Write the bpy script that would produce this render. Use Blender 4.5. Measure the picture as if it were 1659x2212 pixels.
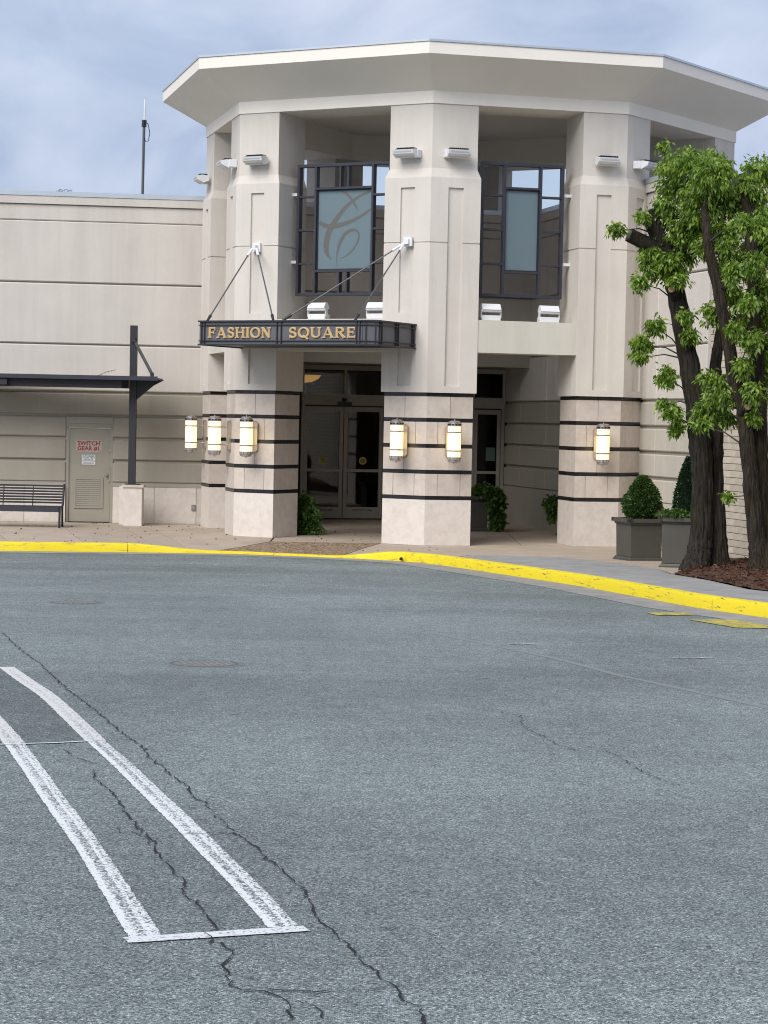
import bpy, bmesh, math, random
import numpy as np
from mathutils import Vector, Matrix
R = math.radians
random.seed(7); rng = np.random.default_rng(7)
scn = bpy.context.scene
col = scn.collection
for o in list(bpy.data.objects): bpy.data.objects.remove(o)

# ------------------------------------------------------------------ camera
PITCH, ROLL, EYE = .0437, .0205, 2.28
cam_d = bpy.data.cameras.new('camera'); cam = bpy.data.objects.new('camera', cam_d); col.objects.link(cam)
cam_d.sensor_fit = 'HORIZONTAL'; cam_d.sensor_width = 36; cam_d.lens = 36 * 4473 / 1659
cam_d.clip_end = 2000
fw = Vector((0, math.cos(PITCH), -math.sin(PITCH))); up0 = Vector((0, math.sin(PITCH), math.cos(PITCH))); rt0 = Vector((1, 0, 0))
rt = rt0 * math.cos(ROLL) + up0 * math.sin(ROLL); up = up0 * math.cos(ROLL) - rt0 * math.sin(ROLL)
m4 = Matrix((rt, up, -fw)).transposed().to_4x4(); m4.translation = Vector((0, 0, EYE)); cam.matrix_world = m4
scn.camera = cam
# ------------------------------------------------------------------ world, sun, exposure
SUN_EL, SUN_AZ = R(40), R(212)          # azimuth clockwise from +Y: behind the camera, to its left
w = bpy.data.worlds.new('World'); scn.world = w; w.use_nodes = True
nt = w.node_tree; nt.nodes.clear()
N = nt.nodes.new; LK = nt.links.new
out = N('ShaderNodeOutputWorld'); bg = N('ShaderNodeBackground'); bg.inputs['Strength'].default_value = .064
sky = N('ShaderNodeTexSky'); sky.sky_type = 'NISHITA'; sky.sun_disc = False; sky.sun_elevation = SUN_EL; sky.sun_rotation = SUN_AZ
sky.air_density = 1.0; sky.dust_density = 1.2; sky.ozone_density = 1.6
tc = N('ShaderNodeTexCoord'); mp = N('ShaderNodeMapping'); mp.inputs['Scale'].default_value = (3.2, 3.2, 5.5); mp.inputs['Location'].default_value = (2.3, 1.1, .35)
n1 = N('ShaderNodeTexNoise'); n1.inputs['Scale'].default_value = 1.6; n1.inputs['Detail'].default_value = 7; n1.inputs['Roughness'].default_value = .5; n1.inputs['Distortion'].default_value = .25
n2 = N('ShaderNodeTexNoise'); n2.inputs['Scale'].default_value = 3.6; n2.inputs['Detail'].default_value = 7; n2.inputs['Distortion'].default_value = .5; n2.inputs['Roughness'].default_value = .5
r1 = N('ShaderNodeValToRGB'); r1.color_ramp.elements[0].position = .30; r1.color_ramp.elements[0].color = (.74,.74,.74,1); r1.color_ramp.elements[1].position = .6; r1.color_ramp.elements[1].color = (.97,.97,.97,1)
r2 = N('ShaderNodeValToRGB'); r2.color_ramp.elements[0].position = .34; r2.color_ramp.elements[0].color = (3.1, 3.75, 5.2, 1); r2.color_ramp.elements[1].position = .68; r2.color_ramp.elements[1].color = (4.9, 5.4, 6.6, 1)
mx = N('ShaderNodeMixRGB')
for n in (n1, n2): LK(mp.outputs[0], n.inputs['Vector'])
LK(tc.outputs['Generated'], mp.inputs[0]); LK(n1.outputs[0], r1.inputs[0]); LK(n2.outputs[0], r2.inputs[0])
LK(r1.outputs[0], mx.inputs[0]); LK(sky.outputs[0], mx.inputs[1]); LK(r2.outputs[0], mx.inputs[2])
LK(mx.outputs[0], bg.inputs[0]); LK(bg.outputs[0], out.inputs[0])
sd = bpy.data.lights.new('sun', 'SUN'); sd.energy = 1.5; sd.angle = R(40); sd.color = (1, .955, .90)
so = bpy.data.objects.new('sun', sd); col.objects.link(so)
sv = Vector((math.sin(SUN_AZ) * math.cos(SUN_EL), math.cos(SUN_AZ) * math.cos(SUN_EL), math.sin(SUN_EL)))
so.rotation_euler = sv.to_track_quat('Z', 'Y').to_euler(); so.location = (0, -20, 30)
scn.view_settings.view_transform = 'Standard'; scn.view_settings.look = 'None'
scn.view_settings.exposure = 1.1; scn.view_settings.gamma = 1
scn.render.engine = 'CYCLES'
scn.cycles.max_bounces = 6; scn.cycles.diffuse_bounces = 3; scn.cycles.glossy_bounces = 2; scn.cycles.transmission_bounces = 3; scn.cycles.transparent_max_bounces = 6
scn.cycles.filter_width = 1.1; scn.cycles.use_denoising = True; scn.cycles.denoising_input_passes = 'RGB_ALBEDO_NORMAL'; scn.cycles.denoising_prefilter = 'NONE'
scn.cycles.caustics_reflective = False; scn.cycles.caustics_refractive = False

# ------------------------------------------------------------------ helpers
def mat(name, c, rough=.7, var=0., vscale=3., bump=0., bscale=60., c2=None, metal=0., spec=.5, objvar=0., stretch=None, emit=None, estr=0.):
    """procedural principled material: colour mottled by noise, fine bump, optional per-object variation"""
    m = bpy.data.materials.new(name); m.use_nodes = True
    t = m.node_tree; p = t.nodes['Principled BSDF']; n = t.nodes.new; l = t.links.new
    p.inputs['Roughness'].default_value = rough; p.inputs['Metallic'].default_value = metal
    p.inputs['Specular IOR Level'].default_value = spec
    p.inputs['Base Color'].default_value = (*c, 1)
    co = n('ShaderNodeTexCoord'); vec = co.outputs['Object']
    if stretch:
        mpn = n('ShaderNodeMapping'); mpn.inputs['Scale'].default_value = stretch; l(vec, mpn.inputs[0]); vec = mpn.outputs[0]
    src = None
    if var or c2:
        no = n('ShaderNodeTexNoise'); no.inputs['Scale'].default_value = vscale; no.inputs['Detail'].default_value = 6; no.inputs['Roughness'].default_value = .6
        l(vec, no.inputs['Vector'])
        ra = n('ShaderNodeValToRGB'); ra.color_ramp.elements[0].position = .3; ra.color_ramp.elements[1].position = .7
        d = c2 if c2 else tuple(max(0, x * (1 - var)) for x in c); u = c if c2 else tuple(min(1, x * (1 + var)) for x in c)
        ra.color_ramp.elements[0].color = (*d, 1); ra.color_ramp.elements[1].color = (*u, 1)
        l(no.outputs[0], ra.inputs[0]); src = ra.outputs[0]
    if objvar:
        oi = n('ShaderNodeObjectInfo'); mr = n('ShaderNodeMapRange'); mr.inputs['To Min'].default_value = 1 - objvar; mr.inputs['To Max'].default_value = 1 + objvar
        l(oi.outputs['Random'], mr.inputs[0])
        mu = n('ShaderNodeVectorMath'); mu.operation = 'SCALE'
        if src: l(src, mu.inputs[0])
        else: mu.inputs[0].default_value = c
        l(mr.outputs[0], mu.inputs['Scale']); src = mu.outputs[0]
    if src: l(src, p.inputs['Base Color'])
    if bump:
        nb = n('ShaderNodeTexNoise'); nb.inputs['Scale'].default_value = bscale; nb.inputs['Detail'].default_value = 4
        l(vec, nb.inputs['Vector'])
        b = n('ShaderNodeBump'); b.inputs['Strength'].default_value = bump; b.inputs['Distance'].default_value = .02
        l(nb.outputs[0], b.inputs['Height']); l(b.outputs[0], p.inputs['Normal'])
    if emit:
        p.inputs['Emission Color'].default_value = (*emit, 1); p.inputs['Emission Strength'].default_value = estr
    return m

class MB:
    """collects faces; build() links them as ONE mesh object"""
    def __init__(s): s.v = []; s.f = []; s.mi = []; s.uv = None
    def add(s, vs, fs, mi=0):
        b = len(s.v); s.v += [tuple(x) for x in vs]; s.f += [tuple(b + i for i in f) for f in fs]; s.mi += [mi] * len(fs); return s
    def box(s, x0, x1, y0, y1, z0, z1, mi=0, fr=None):
        vs = [(x, y, z) for z in (z0, z1) for (x, y) in ((x0, y0), (x1, y0), (x1, y1), (x0, y1))]
        if fr: vs = [fr(*v) for v in vs]
        return s.add(vs, [(3, 2, 1, 0), (4, 5, 6, 7), (0, 1, 5, 4), (1, 2, 6, 5), (2, 3, 7, 6), (3, 0, 4, 7)], mi)
    def prism(s, poly, z0, z1, mi=0):
        n = len(poly); zf0 = z0 if callable(z0) else (lambda x, y: z0); zf1 = z1 if callable(z1) else (lambda x, y: z1)
        vs = [(x, y, zf0(x, y)) for x, y in poly] + [(x, y, zf1(x, y)) for x, y in poly]
        return s.add(vs, [tuple(range(n - 1, -1, -1)), tuple(range(n, 2 * n))] + [(i, (i + 1) % n, n + (i + 1) % n, n + i) for i in range(n)], mi)
    def extr(s, prof, x0, x1, mi=0):
        """profile in (y,z) extruded along x"""
        n = len(prof); vs = [(x0, y, z) for y, z in prof] + [(x1, y, z) for y, z in prof]
        return s.add(vs, [tuple(range(n)), tuple(range(2 * n - 1, n - 1, -1))] + [(i, n + i, n + (i + 1) % n, (i + 1) % n) for i in range(n)], mi)
    def tube(s, pts, rad, k=10, mi=0, cap=True, wob=0., flat=None):
        pts = [Vector(p) for p in pts]; n = len(pts)
        rads = rad if isinstance(rad, (list, tuple)) else [rad] * n
        b = len(s.v); ref = None
        for i, p in enumerate(pts):
            d = (pts[min(i + 1, n - 1)] - pts[max(i - 1, 0)]).normalized()
            if ref is None: ref = d.orthogonal().normalized()
            ref = (ref - d * ref.dot(d)).normalized(); o = d.cross(ref)
            for j in range(k):
                a = 2 * math.pi * j / k; rr = rads[i] * (1 + (wob * math.sin(j * 2.4 + i * .31) + wob * .7 * math.sin(j * 5.1 + i * .6) if wob else 0))
                q = p + (ref * math.cos(a) + o * math.sin(a)) * rr; s.v.append(tuple(q))
        for i in range(n - 1):
            for j in range(k):
                s.f.append((b + i * k + j, b + i * k + (j + 1) % k, b + (i + 1) * k + (j + 1) % k, b + (i + 1) * k + j)); s.mi.append(mi)
        if cap:
            s.f.append(tuple(b + j for j in range(k - 1, -1, -1))); s.f.append(tuple(b + (n - 1) * k + j for j in range(k))); s.mi += [mi, mi]
        return s
    def lathe(s, prof, k=24, mi=0, c=(0, 0, 0)):
        b = len(s.v); n = len(prof)
        for r, z in prof:
            for j in range(k):
                a = 2 * math.pi * j / k; s.v.append((c[0] + r * math.cos(a), c[1] + r * math.sin(a), c[2] + z))
        for i in range(n - 1):
            for j in range(k):
                s.f.append((b + i * k + j, b + i * k + (j + 1) % k, b + (i + 1) * k + (j + 1) % k, b + (i + 1) * k + j)); s.mi.append(mi)
        s.f.append(tuple(b + j for j in range(k - 1, -1, -1))); s.f.append(tuple(b + (n - 1) * k + j for j in range(k))); s.mi += [mi, mi]
        return s
    def build(s, name, mats, parent=None, smooth=False, local=False, bevel=0.):
        off = Vector((0, 0, 0))
        if parent and not local:
            q = parent
            while q: off += q.location; q = q.parent
        me = bpy.data.meshes.new(name)
        me.from_pydata([tuple(Vector(v) - off) for v in s.v], [], s.f)
        mats = mats if isinstance(mats, (list, tuple)) else [mats]
        for m in mats: me.materials.append(m)
        if len(mats) > 1: me.polygons.foreach_set('material_index', s.mi)
        if smooth: me.polygons.foreach_set('use_smooth', [True] * len(me.polygons))
        bm = bmesh.new(); bm.from_mesh(me); bmesh.ops.recalc_face_normals(bm, faces=bm.faces)
        if bevel: bmesh.ops.bevel(bm, geom=bm.edges[:], offset=bevel, segments=1, affect='EDGES', profile=.5)
        bm.to_mesh(me); bm.free()
        if smooth:
            try: me.set_sharp_from_angle(angle=R(40))
            except Exception: pass
        o = bpy.data.objects.new(name, me); col.objects.link(o)
        if parent: o.parent = parent
        return o

def tag(o, label=None, cat=None, group=None, kind=None):
    if label: o['label'] = label
    if cat: o['category'] = cat
    if group: o['group'] = group
    if kind: o['kind'] = kind
    return o
def thing(name, label, cat, loc=(0, 0, 0), rz=0, group=None):
    o = bpy.data.objects.new(name, None); col.objects.link(o); o.location = loc; o.rotation_euler = (0, 0, rz); o.empty_display_size = .2
    return tag(o, label, cat, group)
def copy_tree(o, parent=None):
    c = o.copy(); col.objects.link(c); c.parent = parent
    for ch in o.children: copy_tree(ch, c)
    return c
def V2(a): return Vector((a[0], a[1]))
def frame(A, B):
    """wall frame: u along A->B, w to the right of A->B (outward for a counter-clockwise plan), z up"""
    A = V2(A); B = V2(B); t = (B - A).normalized(); n = Vector((t.y, -t.x))
    f = lambda u, w, z: (A.x + t.x * u + n.x * w, A.y + t.y * u + n.y * w, z)
    f.L = (B - A).length; f.t = t; f.n = n; f.A = A
    f.rz = math.atan2(n.y, n.x) - math.pi / 2     # local +Y -> n
    return f
def text_mesh(body, size, mt, name, parent, place, extrude=.002, offset=0., align='CENTER', spacing=1.):
    cu = bpy.data.curves.new('t', 'FONT'); cu.body = body; cu.size = size; cu.extrude = extrude; cu.offset = offset
    cu.align_x = align; cu.align_y = 'CENTER'; cu.space_character = spacing; cu.resolution_u = 3
    to = bpy.data.objects.new('t', cu); col.objects.link(to)
    dg = bpy.context.evaluated_depsgraph_get(); me = bpy.data.meshes.new_from_object(to.evaluated_get(dg))
    bpy.data.objects.remove(to); bpy.data.curves.remove(cu)
    for v in me.vertices: v.co = place(v.co.x, v.co.y, v.co.z)
    me.materials.clear(); me.materials.append(mt)
    o = bpy.data.objects.new(name, me); col.objects.link(o)
    if parent: o.parent = parent
    return o

# ------------------------------------------------------------------ materials
M = {}
def stone(name, a, b):
    m = mat(name, a, .5, 0, 2.4, .08, 25, c2=b, objvar=.075); t = m.node_tree; p = t.nodes['Principled BSDF']; n = t.nodes.new; l = t.links.new
    src = p.inputs['Base Color'].links[0].from_socket; co = n('ShaderNodeTexCoord'); oi = n('ShaderNodeObjectInfo')
    ad = n('ShaderNodeVectorMath'); ad.operation = 'ADD'; sc = n('ShaderNodeVectorMath'); sc.operation = 'SCALE'; sc.inputs[0].default_value = (7, 3, 5); l(oi.outputs['Random'], sc.inputs['Scale'])
    l(co.outputs['Object'], ad.inputs[0]); l(sc.outputs[0], ad.inputs[1])
    ns = n('ShaderNodeTexNoise'); ns.inputs['Scale'].default_value = 7; ns.inputs['Detail'].default_value = 9; ns.inputs['Roughness'].default_value = .72; ns.inputs['Distortion'].default_value = .3; l(ad.outputs[0], ns.inputs['Vector'])
    ra = n('ShaderNodeValToRGB'); e = ra.color_ramp.elements; e[0].position = .36; e[0].color = (.92, .905, .89, 1); e[1].position = .56; e[1].color = (1.04, 1.04, 1.04, 1); l(ns.outputs[0], ra.inputs[0])
    mu = n('ShaderNodeVectorMath'); mu.operation = 'MULTIPLY'; l(src, mu.inputs[0]); l(ra.outputs[0], mu.inputs[1]); l(mu.outputs[0], p.inputs['Base Color']); return m
def soiled(m, amt=.10):
    t = m.node_tree; p = t.nodes['Principled BSDF']; n = t.nodes.new; l = t.links.new; src = p.inputs['Base Color'].links[0].from_socket
    co = n('ShaderNodeTexCoord'); mpn = n('ShaderNodeMapping'); mpn.inputs['Scale'].default_value = (2.6, 2.6, .22); l(co.outputs['Object'], mpn.inputs[0])
    ns = n('ShaderNodeTexNoise'); ns.inputs['Scale'].default_value = 1; ns.inputs['Detail'].default_value = 7; ns.inputs['Roughness'].default_value = .65; l(mpn.outputs[0], ns.inputs['Vector'])
    ra = n('ShaderNodeValToRGB'); e = ra.color_ramp.elements; e[0].position = .34; e[0].color = (1 - amt, 1 - amt * 1.08, 1 - amt * 1.2, 1); e[1].position = .56; e[1].color = (1, 1, 1, 1); l(ns.outputs[0], ra.inputs[0])
    mu = n('ShaderNodeVectorMath'); mu.operation = 'MULTIPLY'; l(src, mu.inputs[0]); l(ra.outputs[0], mu.inputs[1]); l(mu.outputs[0], p.inputs['Base Color'])
def barkmat(name, a, b, moss):
    m = bpy.data.materials.new(name); m.use_nodes = True; t = m.node_tree; p = t.nodes['Principled BSDF']; n = t.nodes.new; l = t.links.new
    co = n('ShaderNodeTexCoord'); mpn = n('ShaderNodeMapping'); mpn.inputs['Scale'].default_value = (34, 34, 3.2); l(co.outputs['Object'], mpn.inputs[0])
    ns = n('ShaderNodeTexNoise'); ns.inputs['Scale'].default_value = 1; ns.inputs['Detail'].default_value = 5; ns.inputs['Roughness'].default_value = .62; ns.inputs['Distortion'].default_value = .5; l(mpn.outputs[0], ns.inputs['Vector'])
    ra = n('ShaderNodeValToRGB'); e = ra.color_ramp.elements; e[0].position = .36; e[0].color = (*b, 1); e[1].position = .66; e[1].color = (*a, 1); l(ns.outputs[0], ra.inputs[0])
    n2_ = n('ShaderNodeTexNoise'); n2_.inputs['Scale'].default_value = 2.2; n2_.inputs['Detail'].default_value = 4; l(co.outputs['Object'], n2_.inputs['Vector'])
    r2_ = n('ShaderNodeValToRGB'); r2_.color_ramp.elements[0].position = .48; r2_.color_ramp.elements[1].position = .66; l(n2_.outputs[0], r2_.inputs[0])
    mx_ = n('ShaderNodeMixRGB'); mx_.blend_type = 'MULTIPLY'; mx_.inputs[2].default_value = (*moss, 1); l(r2_.outputs[0], mx_.inputs[0]); l(ra.outputs[0], mx_.inputs[1]); l(mx_.outputs[0], p.inputs['Base Color'])
    p.inputs['Roughness'].default_value = .92; p.inputs['Specular IOR Level'].default_value = .25
    bp_ = n('ShaderNodeBump'); bp_.inputs['Strength'].default_value = 1.; bp_.inputs['Distance'].default_value = .03; l(ns.outputs[0], bp_.inputs['Height']); l(bp_.outputs[0], p.inputs['Normal']); return m
M['plaster'] = mat('plaster', (.67, .625, .565), .85, .045, 1.1, .25, 90)
M['plaster_wing'] = mat('plaster_wing', (.63, .59, .54), .85, .05, .8, .25, 90)
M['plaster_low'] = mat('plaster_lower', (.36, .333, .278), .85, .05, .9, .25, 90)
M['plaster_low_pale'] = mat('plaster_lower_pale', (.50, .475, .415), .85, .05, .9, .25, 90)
M['plaster_beam'] = mat('plaster_beam', (.63, .605, .53), .85, .03, 1.2, .2, 90)
for k_ in ('plaster', 'plaster_wing', 'plaster_low', 'plaster_low_pale', 'plaster_beam'): soiled(M[k_], .075)
M['soffit'] = mat('plaster_soffit_lit', (.86, .81, .735), .85, .03, 1.1, .2, 90)  # lighter, warmer than the pier plaster: missing ground bounce put into the colour
M['reveal'] = mat('reveal', (.36, .335, .28), .9)
M['stone'] = stone('limestone', (.62, .555, .495), (.545, .475, .415))
M['stone_base'] = stone('limestone_base', (.68, .63, .575), (.62, .565, .51))
M['band'] = mat('black_granite', (.016, .015, .017), .25, .4, 8, objvar=.3)
M['grout'] = mat('grout', (.16, .14, .125), .9)
M['coping'] = mat('coping_metal', (.62, .66, .70), .35, .05, 2., metal=.6)
M['dark_metal'] = mat('dark_metal', (.022, .022, .026), .5, .12, 4, .05, 30)
M['rail_metal'] = mat('rail_metal', (.034, .036, .050), .4, .1, 4)
M['rod'] = mat('rod_metal', (.13, .13, .135), .4, .15, 5, metal=.5)
M['white_metal'] = mat('white_metal', (.74, .75, .77), .4, .04, 3)
M['nickel'] = mat('nickel', (.52, .47, .42), .28, .05, 6, metal=.85)
M['bronze'] = mat('bronze_frame', (.43, .38, .31), .4, .06, 3)
M['lamp_glass'] = mat('lamp_glass', (.55, .50, .40), .35, emit=(1, .78, .36), estr=.78)
M['lamp_ends'] = mat('lamp_glass_ends', (.6, .56, .50), .35, emit=(1, .74, .48), estr=.45)
M['black'] = mat('black_plastic', (.012, .012, .014), .4)
M['white'] = mat('white_paint', (.80, .80, .78), .5)
M['red'] = mat('red_lettering', (.35, .012, .012), .5)
M['door'] = mat('door_paint', (.33, .305, .245), .55, .05, 2)
M['gold'] = mat('gold_letter', (.66, .42, .15), .35, .06, 5, metal=.25)
M['gold_edge'] = mat('gold_letter_edge', (.70, .55, .34), .4)
M['planter'] = mat('planter_resin', (.072, .068, .056), .55, .07, 3, .04, 40)
M['bark'] = barkmat('bark', (.052, .043, .037), (.011, .009, .008), (.75, .80, .45))
M['bark2'] = barkmat('mossy_bark', (.055, .043, .032), (.011, .009, .007), (.85, .82, .42))
M['cut_wood'] = mat('cut_wood', (.42, .26, .14), .8, .2, 14)
M['old_cut'] = mat('weathered_cut', (.09, .085, .08), .9, .3, 12)
M['mulch'] = mat('mulch_bed', (.075, .034, .02), .95, .4, 20, .8, 60)
M['concrete'] = mat('sidewalk_concrete', (.48, .40, .315), .85, 0, 1.6, .2, 80, c2=(.38, .305, .235), objvar=.05)
M['joint'] = mat('joint_dirt', (.07, .055, .042), .95, .3, 6)
M['apron'] = mat('grey_apron', (.36, .355, .34), .85, 0, 2.2, .2, 90, c2=(.26, .255, .245))
M['apron_dark'] = mat('dark_apron', (.17, .165, .16), .9, .15, 4, .3, 90)
M['gutter'] = mat('gutter_concrete', (.35, .34, .325), .85, 0, 3, .2, 80, c2=(.22, .21, .195))
M['soil'] = mat('soil', (.04, .03, .022), .95, .3, 20)
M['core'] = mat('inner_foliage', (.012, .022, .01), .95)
M['twig'] = mat('twig', (.05, .04, .033), .9)
M['roofing'] = mat('roofing', (.30, .29, .28), .9, .1, 1)
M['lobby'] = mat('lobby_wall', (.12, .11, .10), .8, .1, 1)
M['yellow_sticker'] = mat('yellow_sticker', (.55, .47, .06), .5)
M['iron'] = mat('cast_iron', (.23, .21, .195), .6, .25, 14, .2, 60)
M['louver'] = mat('louver_paint', (.28, .26, .21), .55, .05, 3)

def leaf_mat(name, a, b, c):
    m = bpy.data.materials.new(name); m.use_nodes = True; t = m.node_tree; p = t.nodes['Principled BSDF']; n = t.nodes.new; l = t.links.new
    g = n('ShaderNodeNewGeometry'); ra = n('ShaderNodeValToRGB'); e = ra.color_ramp.elements
    e[0].position = 0; e[0].color = (*a, 1); e[1].position = 1; e[1].color = (*c, 1); k = e.new(.55); k.color = (*b, 1)
    l(g.outputs['Random Per Island'], ra.inputs[0]); l(ra.outputs[0], p.inputs['Base Color'])
    p.inputs['Roughness'].default_value = .42; p.inputs['Specular IOR Level'].default_value = .45
    tr = n('ShaderNodeBsdfTranslucent'); mu = n('ShaderNodeVectorMath'); mu.operation = 'MULTIPLY'; mu.inputs[1].default_value = (1.5, 1.5, .7)
    l(ra.outputs[0], mu.inputs[0]); l(mu.outputs[0], tr.inputs[0])
    ms = n('ShaderNodeMixShader'); ms.inputs[0].default_value = .38; l(p.outputs[0], ms.inputs[1]); l(tr.outputs[0], ms.inputs[2])
    l(ms.outputs[0], t.nodes['Material Output'].inputs[0]); return m
M['leaf'] = leaf_mat('tree_leaf', (.055, .115, .016), (.165, .28, .036), (.36, .47, .09))
M['leaf_box'] = leaf_mat('boxwood_leaf', (.018, .045, .014), (.05, .10, .026), (.11, .19, .05))
M['leaf_con'] = leaf_mat('conifer_leaf', (.01, .032, .016), (.02, .055, .025), (.04, .09, .035))
M['leaf_ivy'] = leaf_mat('ivy_leaf', (.03, .07, .018), (.075, .15, .03), (.14, .24, .06))
M['leaf_dead'] = leaf_mat('dry_leaf', (.10, .05, .03), (.16, .085, .05), (.22, .13, .08))

def asphalt(k_=1.):
    m = bpy.data.materials.new('asphalt'); m.use_nodes = True; t = m.node_tree; p = t.nodes['Principled BSDF']; n = t.nodes.new; l = t.links.new
    co = n('ShaderNodeTexCoord')
    vo = n('ShaderNodeTexVoronoi'); vo.inputs['Scale'].default_value = 150; vo.inputs['Randomness'].default_value = 1
    l(co.outputs['Object'], vo.inputs['Vector'])
    sep = n('ShaderNodeSeparateColor'); l(vo.outputs['Color'], sep.inputs[0])
    ra = n('ShaderNodeValToRGB'); e = ra.color_ramp.elements
    e[0].position = 0; e[0].color = (.047, .056, .053, 1); e[1].position = 1; e[1].color = (.62, .64, .62, 1)
    for ps, c in ((.35, (.152, .182, .179)), (.66, (.232, .272, .267)), (.90, (.345, .385, .37))):
        k = e.new(ps); k.color = (*c, 1)
    l(sep.outputs[0], ra.inputs[0])
    # wide stains and wheel wear
    no = n('ShaderNodeTexNoise'); no.inputs['Scale'].default_value = .32; no.inputs['Detail'].default_value = 5; no.inputs['Roughness'].default_value = .6
    mpn = n('ShaderNodeMapping'); mpn.inputs['Scale'].default_value = (1, .45, 1); l(co.outputs['Object'], mpn.inputs[0]); l(mpn.outputs[0], no.inputs['Vector'])
    mr = n('ShaderNodeMapRange'); mr.inputs[1].default_value = .3; mr.inputs[2].default_value = .72; mr.inputs[3].default_value = .78 * k_; mr.inputs[4].default_value = 1.18 * k_; l(no.outputs[0], mr.inputs[0])
    nf = n('ShaderNodeTexNoise'); nf.inputs['Scale'].default_value = 6; nf.inputs['Detail'].default_value = 6; l(co.outputs['Object'], nf.inputs['Vector'])
    mf = n('ShaderNodeMapRange'); mf.inputs[1].default_value = .3; mf.inputs[2].default_value = .7; mf.inputs[3].default_value = .88; mf.inputs[4].default_value = 1.1; l(nf.outputs[0], mf.inputs[0])
    mm = n('ShaderNodeMath'); mm.operation = 'MULTIPLY'; l(mr.outputs[0], mm.inputs[0]); l(mf.outputs[0], mm.inputs[1])
    nl = n('ShaderNodeTexNoise'); nl.inputs['Scale'].default_value = 1.; nl.inputs['Detail'].default_value = 4; nl.inputs['Distortion'].default_value = .6
    ml = n('ShaderNodeMapping'); ml.inputs['Scale'].default_value = (.10, .55, 1); ml.inputs['Rotation'].default_value = (0, 0, .25); l(co.outputs['Object'], ml.inputs[0]); l(ml.outputs[0], nl.inputs['Vector'])
    rl = n('ShaderNodeMapRange'); rl.inputs[1].default_value = .35; rl.inputs[2].default_value = .65; rl.inputs[3].default_value = .88; rl.inputs[4].default_value = 1.13; l(nl.outputs[0], rl.inputs[0])
    vs = n('ShaderNodeTexVoronoi'); vs.inputs['Scale'].default_value = 1.1; l(co.outputs['Object'], vs.inputs['Vector'])
    rs = n('ShaderNodeMapRange'); rs.inputs[1].default_value = .015; rs.inputs[2].default_value = .06; rs.inputs[3].default_value = .62; rs.inputs[4].default_value = 1.; l(vs.outputs['Distance'], rs.inputs[0])
    mm2 = n('ShaderNodeMath'); mm2.operation = 'MULTIPLY'; l(mm.outputs[0], mm2.inputs[0]); l(rl.outputs[0], mm2.inputs[1])
    mm = n('ShaderNodeMath'); mm.operation = 'MULTIPLY'; l(mm2.outputs[0], mm.inputs[0]); l(rs.outputs[0], mm.inputs[1])
    sc = n('ShaderNodeVectorMath'); sc.operation = 'SCALE'; l(ra.outputs[0], sc.inputs[0]); l(mm.outputs[0], sc.inputs['Scale'])
    l(sc.outputs[0], p.inputs['Base Color']); p.inputs['Roughness'].default_value = .82; p.inputs['Specular IOR Level'].default_value = .4
    b = n('ShaderNodeBump'); b.inputs['Strength'].default_value = .7; b.inputs['Distance'].default_value = .008
    l(vo.outputs['Distance'], b.inputs['Height']); l(b.outputs[0], p.inputs['Normal']); return m
M['asphalt'] = asphalt()

def aggregate():
    m = bpy.data.materials.new('exposed_aggregate'); m.use_nodes = True; t = m.node_tree; p = t.nodes['Principled BSDF']; n = t.nodes.new; l = t.links.new
    co = n('ShaderNodeTexCoord'); vo = n('ShaderNodeTexVoronoi'); vo.inputs['Scale'].default_value = 34
    l(co.outputs['Object'], vo.inputs['Vector']); sep = n('ShaderNodeSeparateColor'); l(vo.outputs['Color'], sep.inputs[0])
    ra = n('ShaderNodeValToRGB'); e = ra.color_ramp.elements; e[0].color = (.10, .055, .03, 1); e[1].color = (.46, .36, .25, 1); k = e.new(.5); k.color = (.25, .165, .10, 1)
    l(sep.outputs[0], ra.inputs[0]); l(ra.outputs[0], p.inputs['Base Color']); p.inputs['Roughness'].default_value = .8
    b = n('ShaderNodeBump'); b.inputs['Strength'].default_value = .8; b.inputs['Distance'].default_value = .01; l(vo.outputs['Distance'], b.inputs['Height']); l(b.outputs[0], p.inputs['Normal'])
    return m
M['aggregate'] = aggregate()

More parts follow.
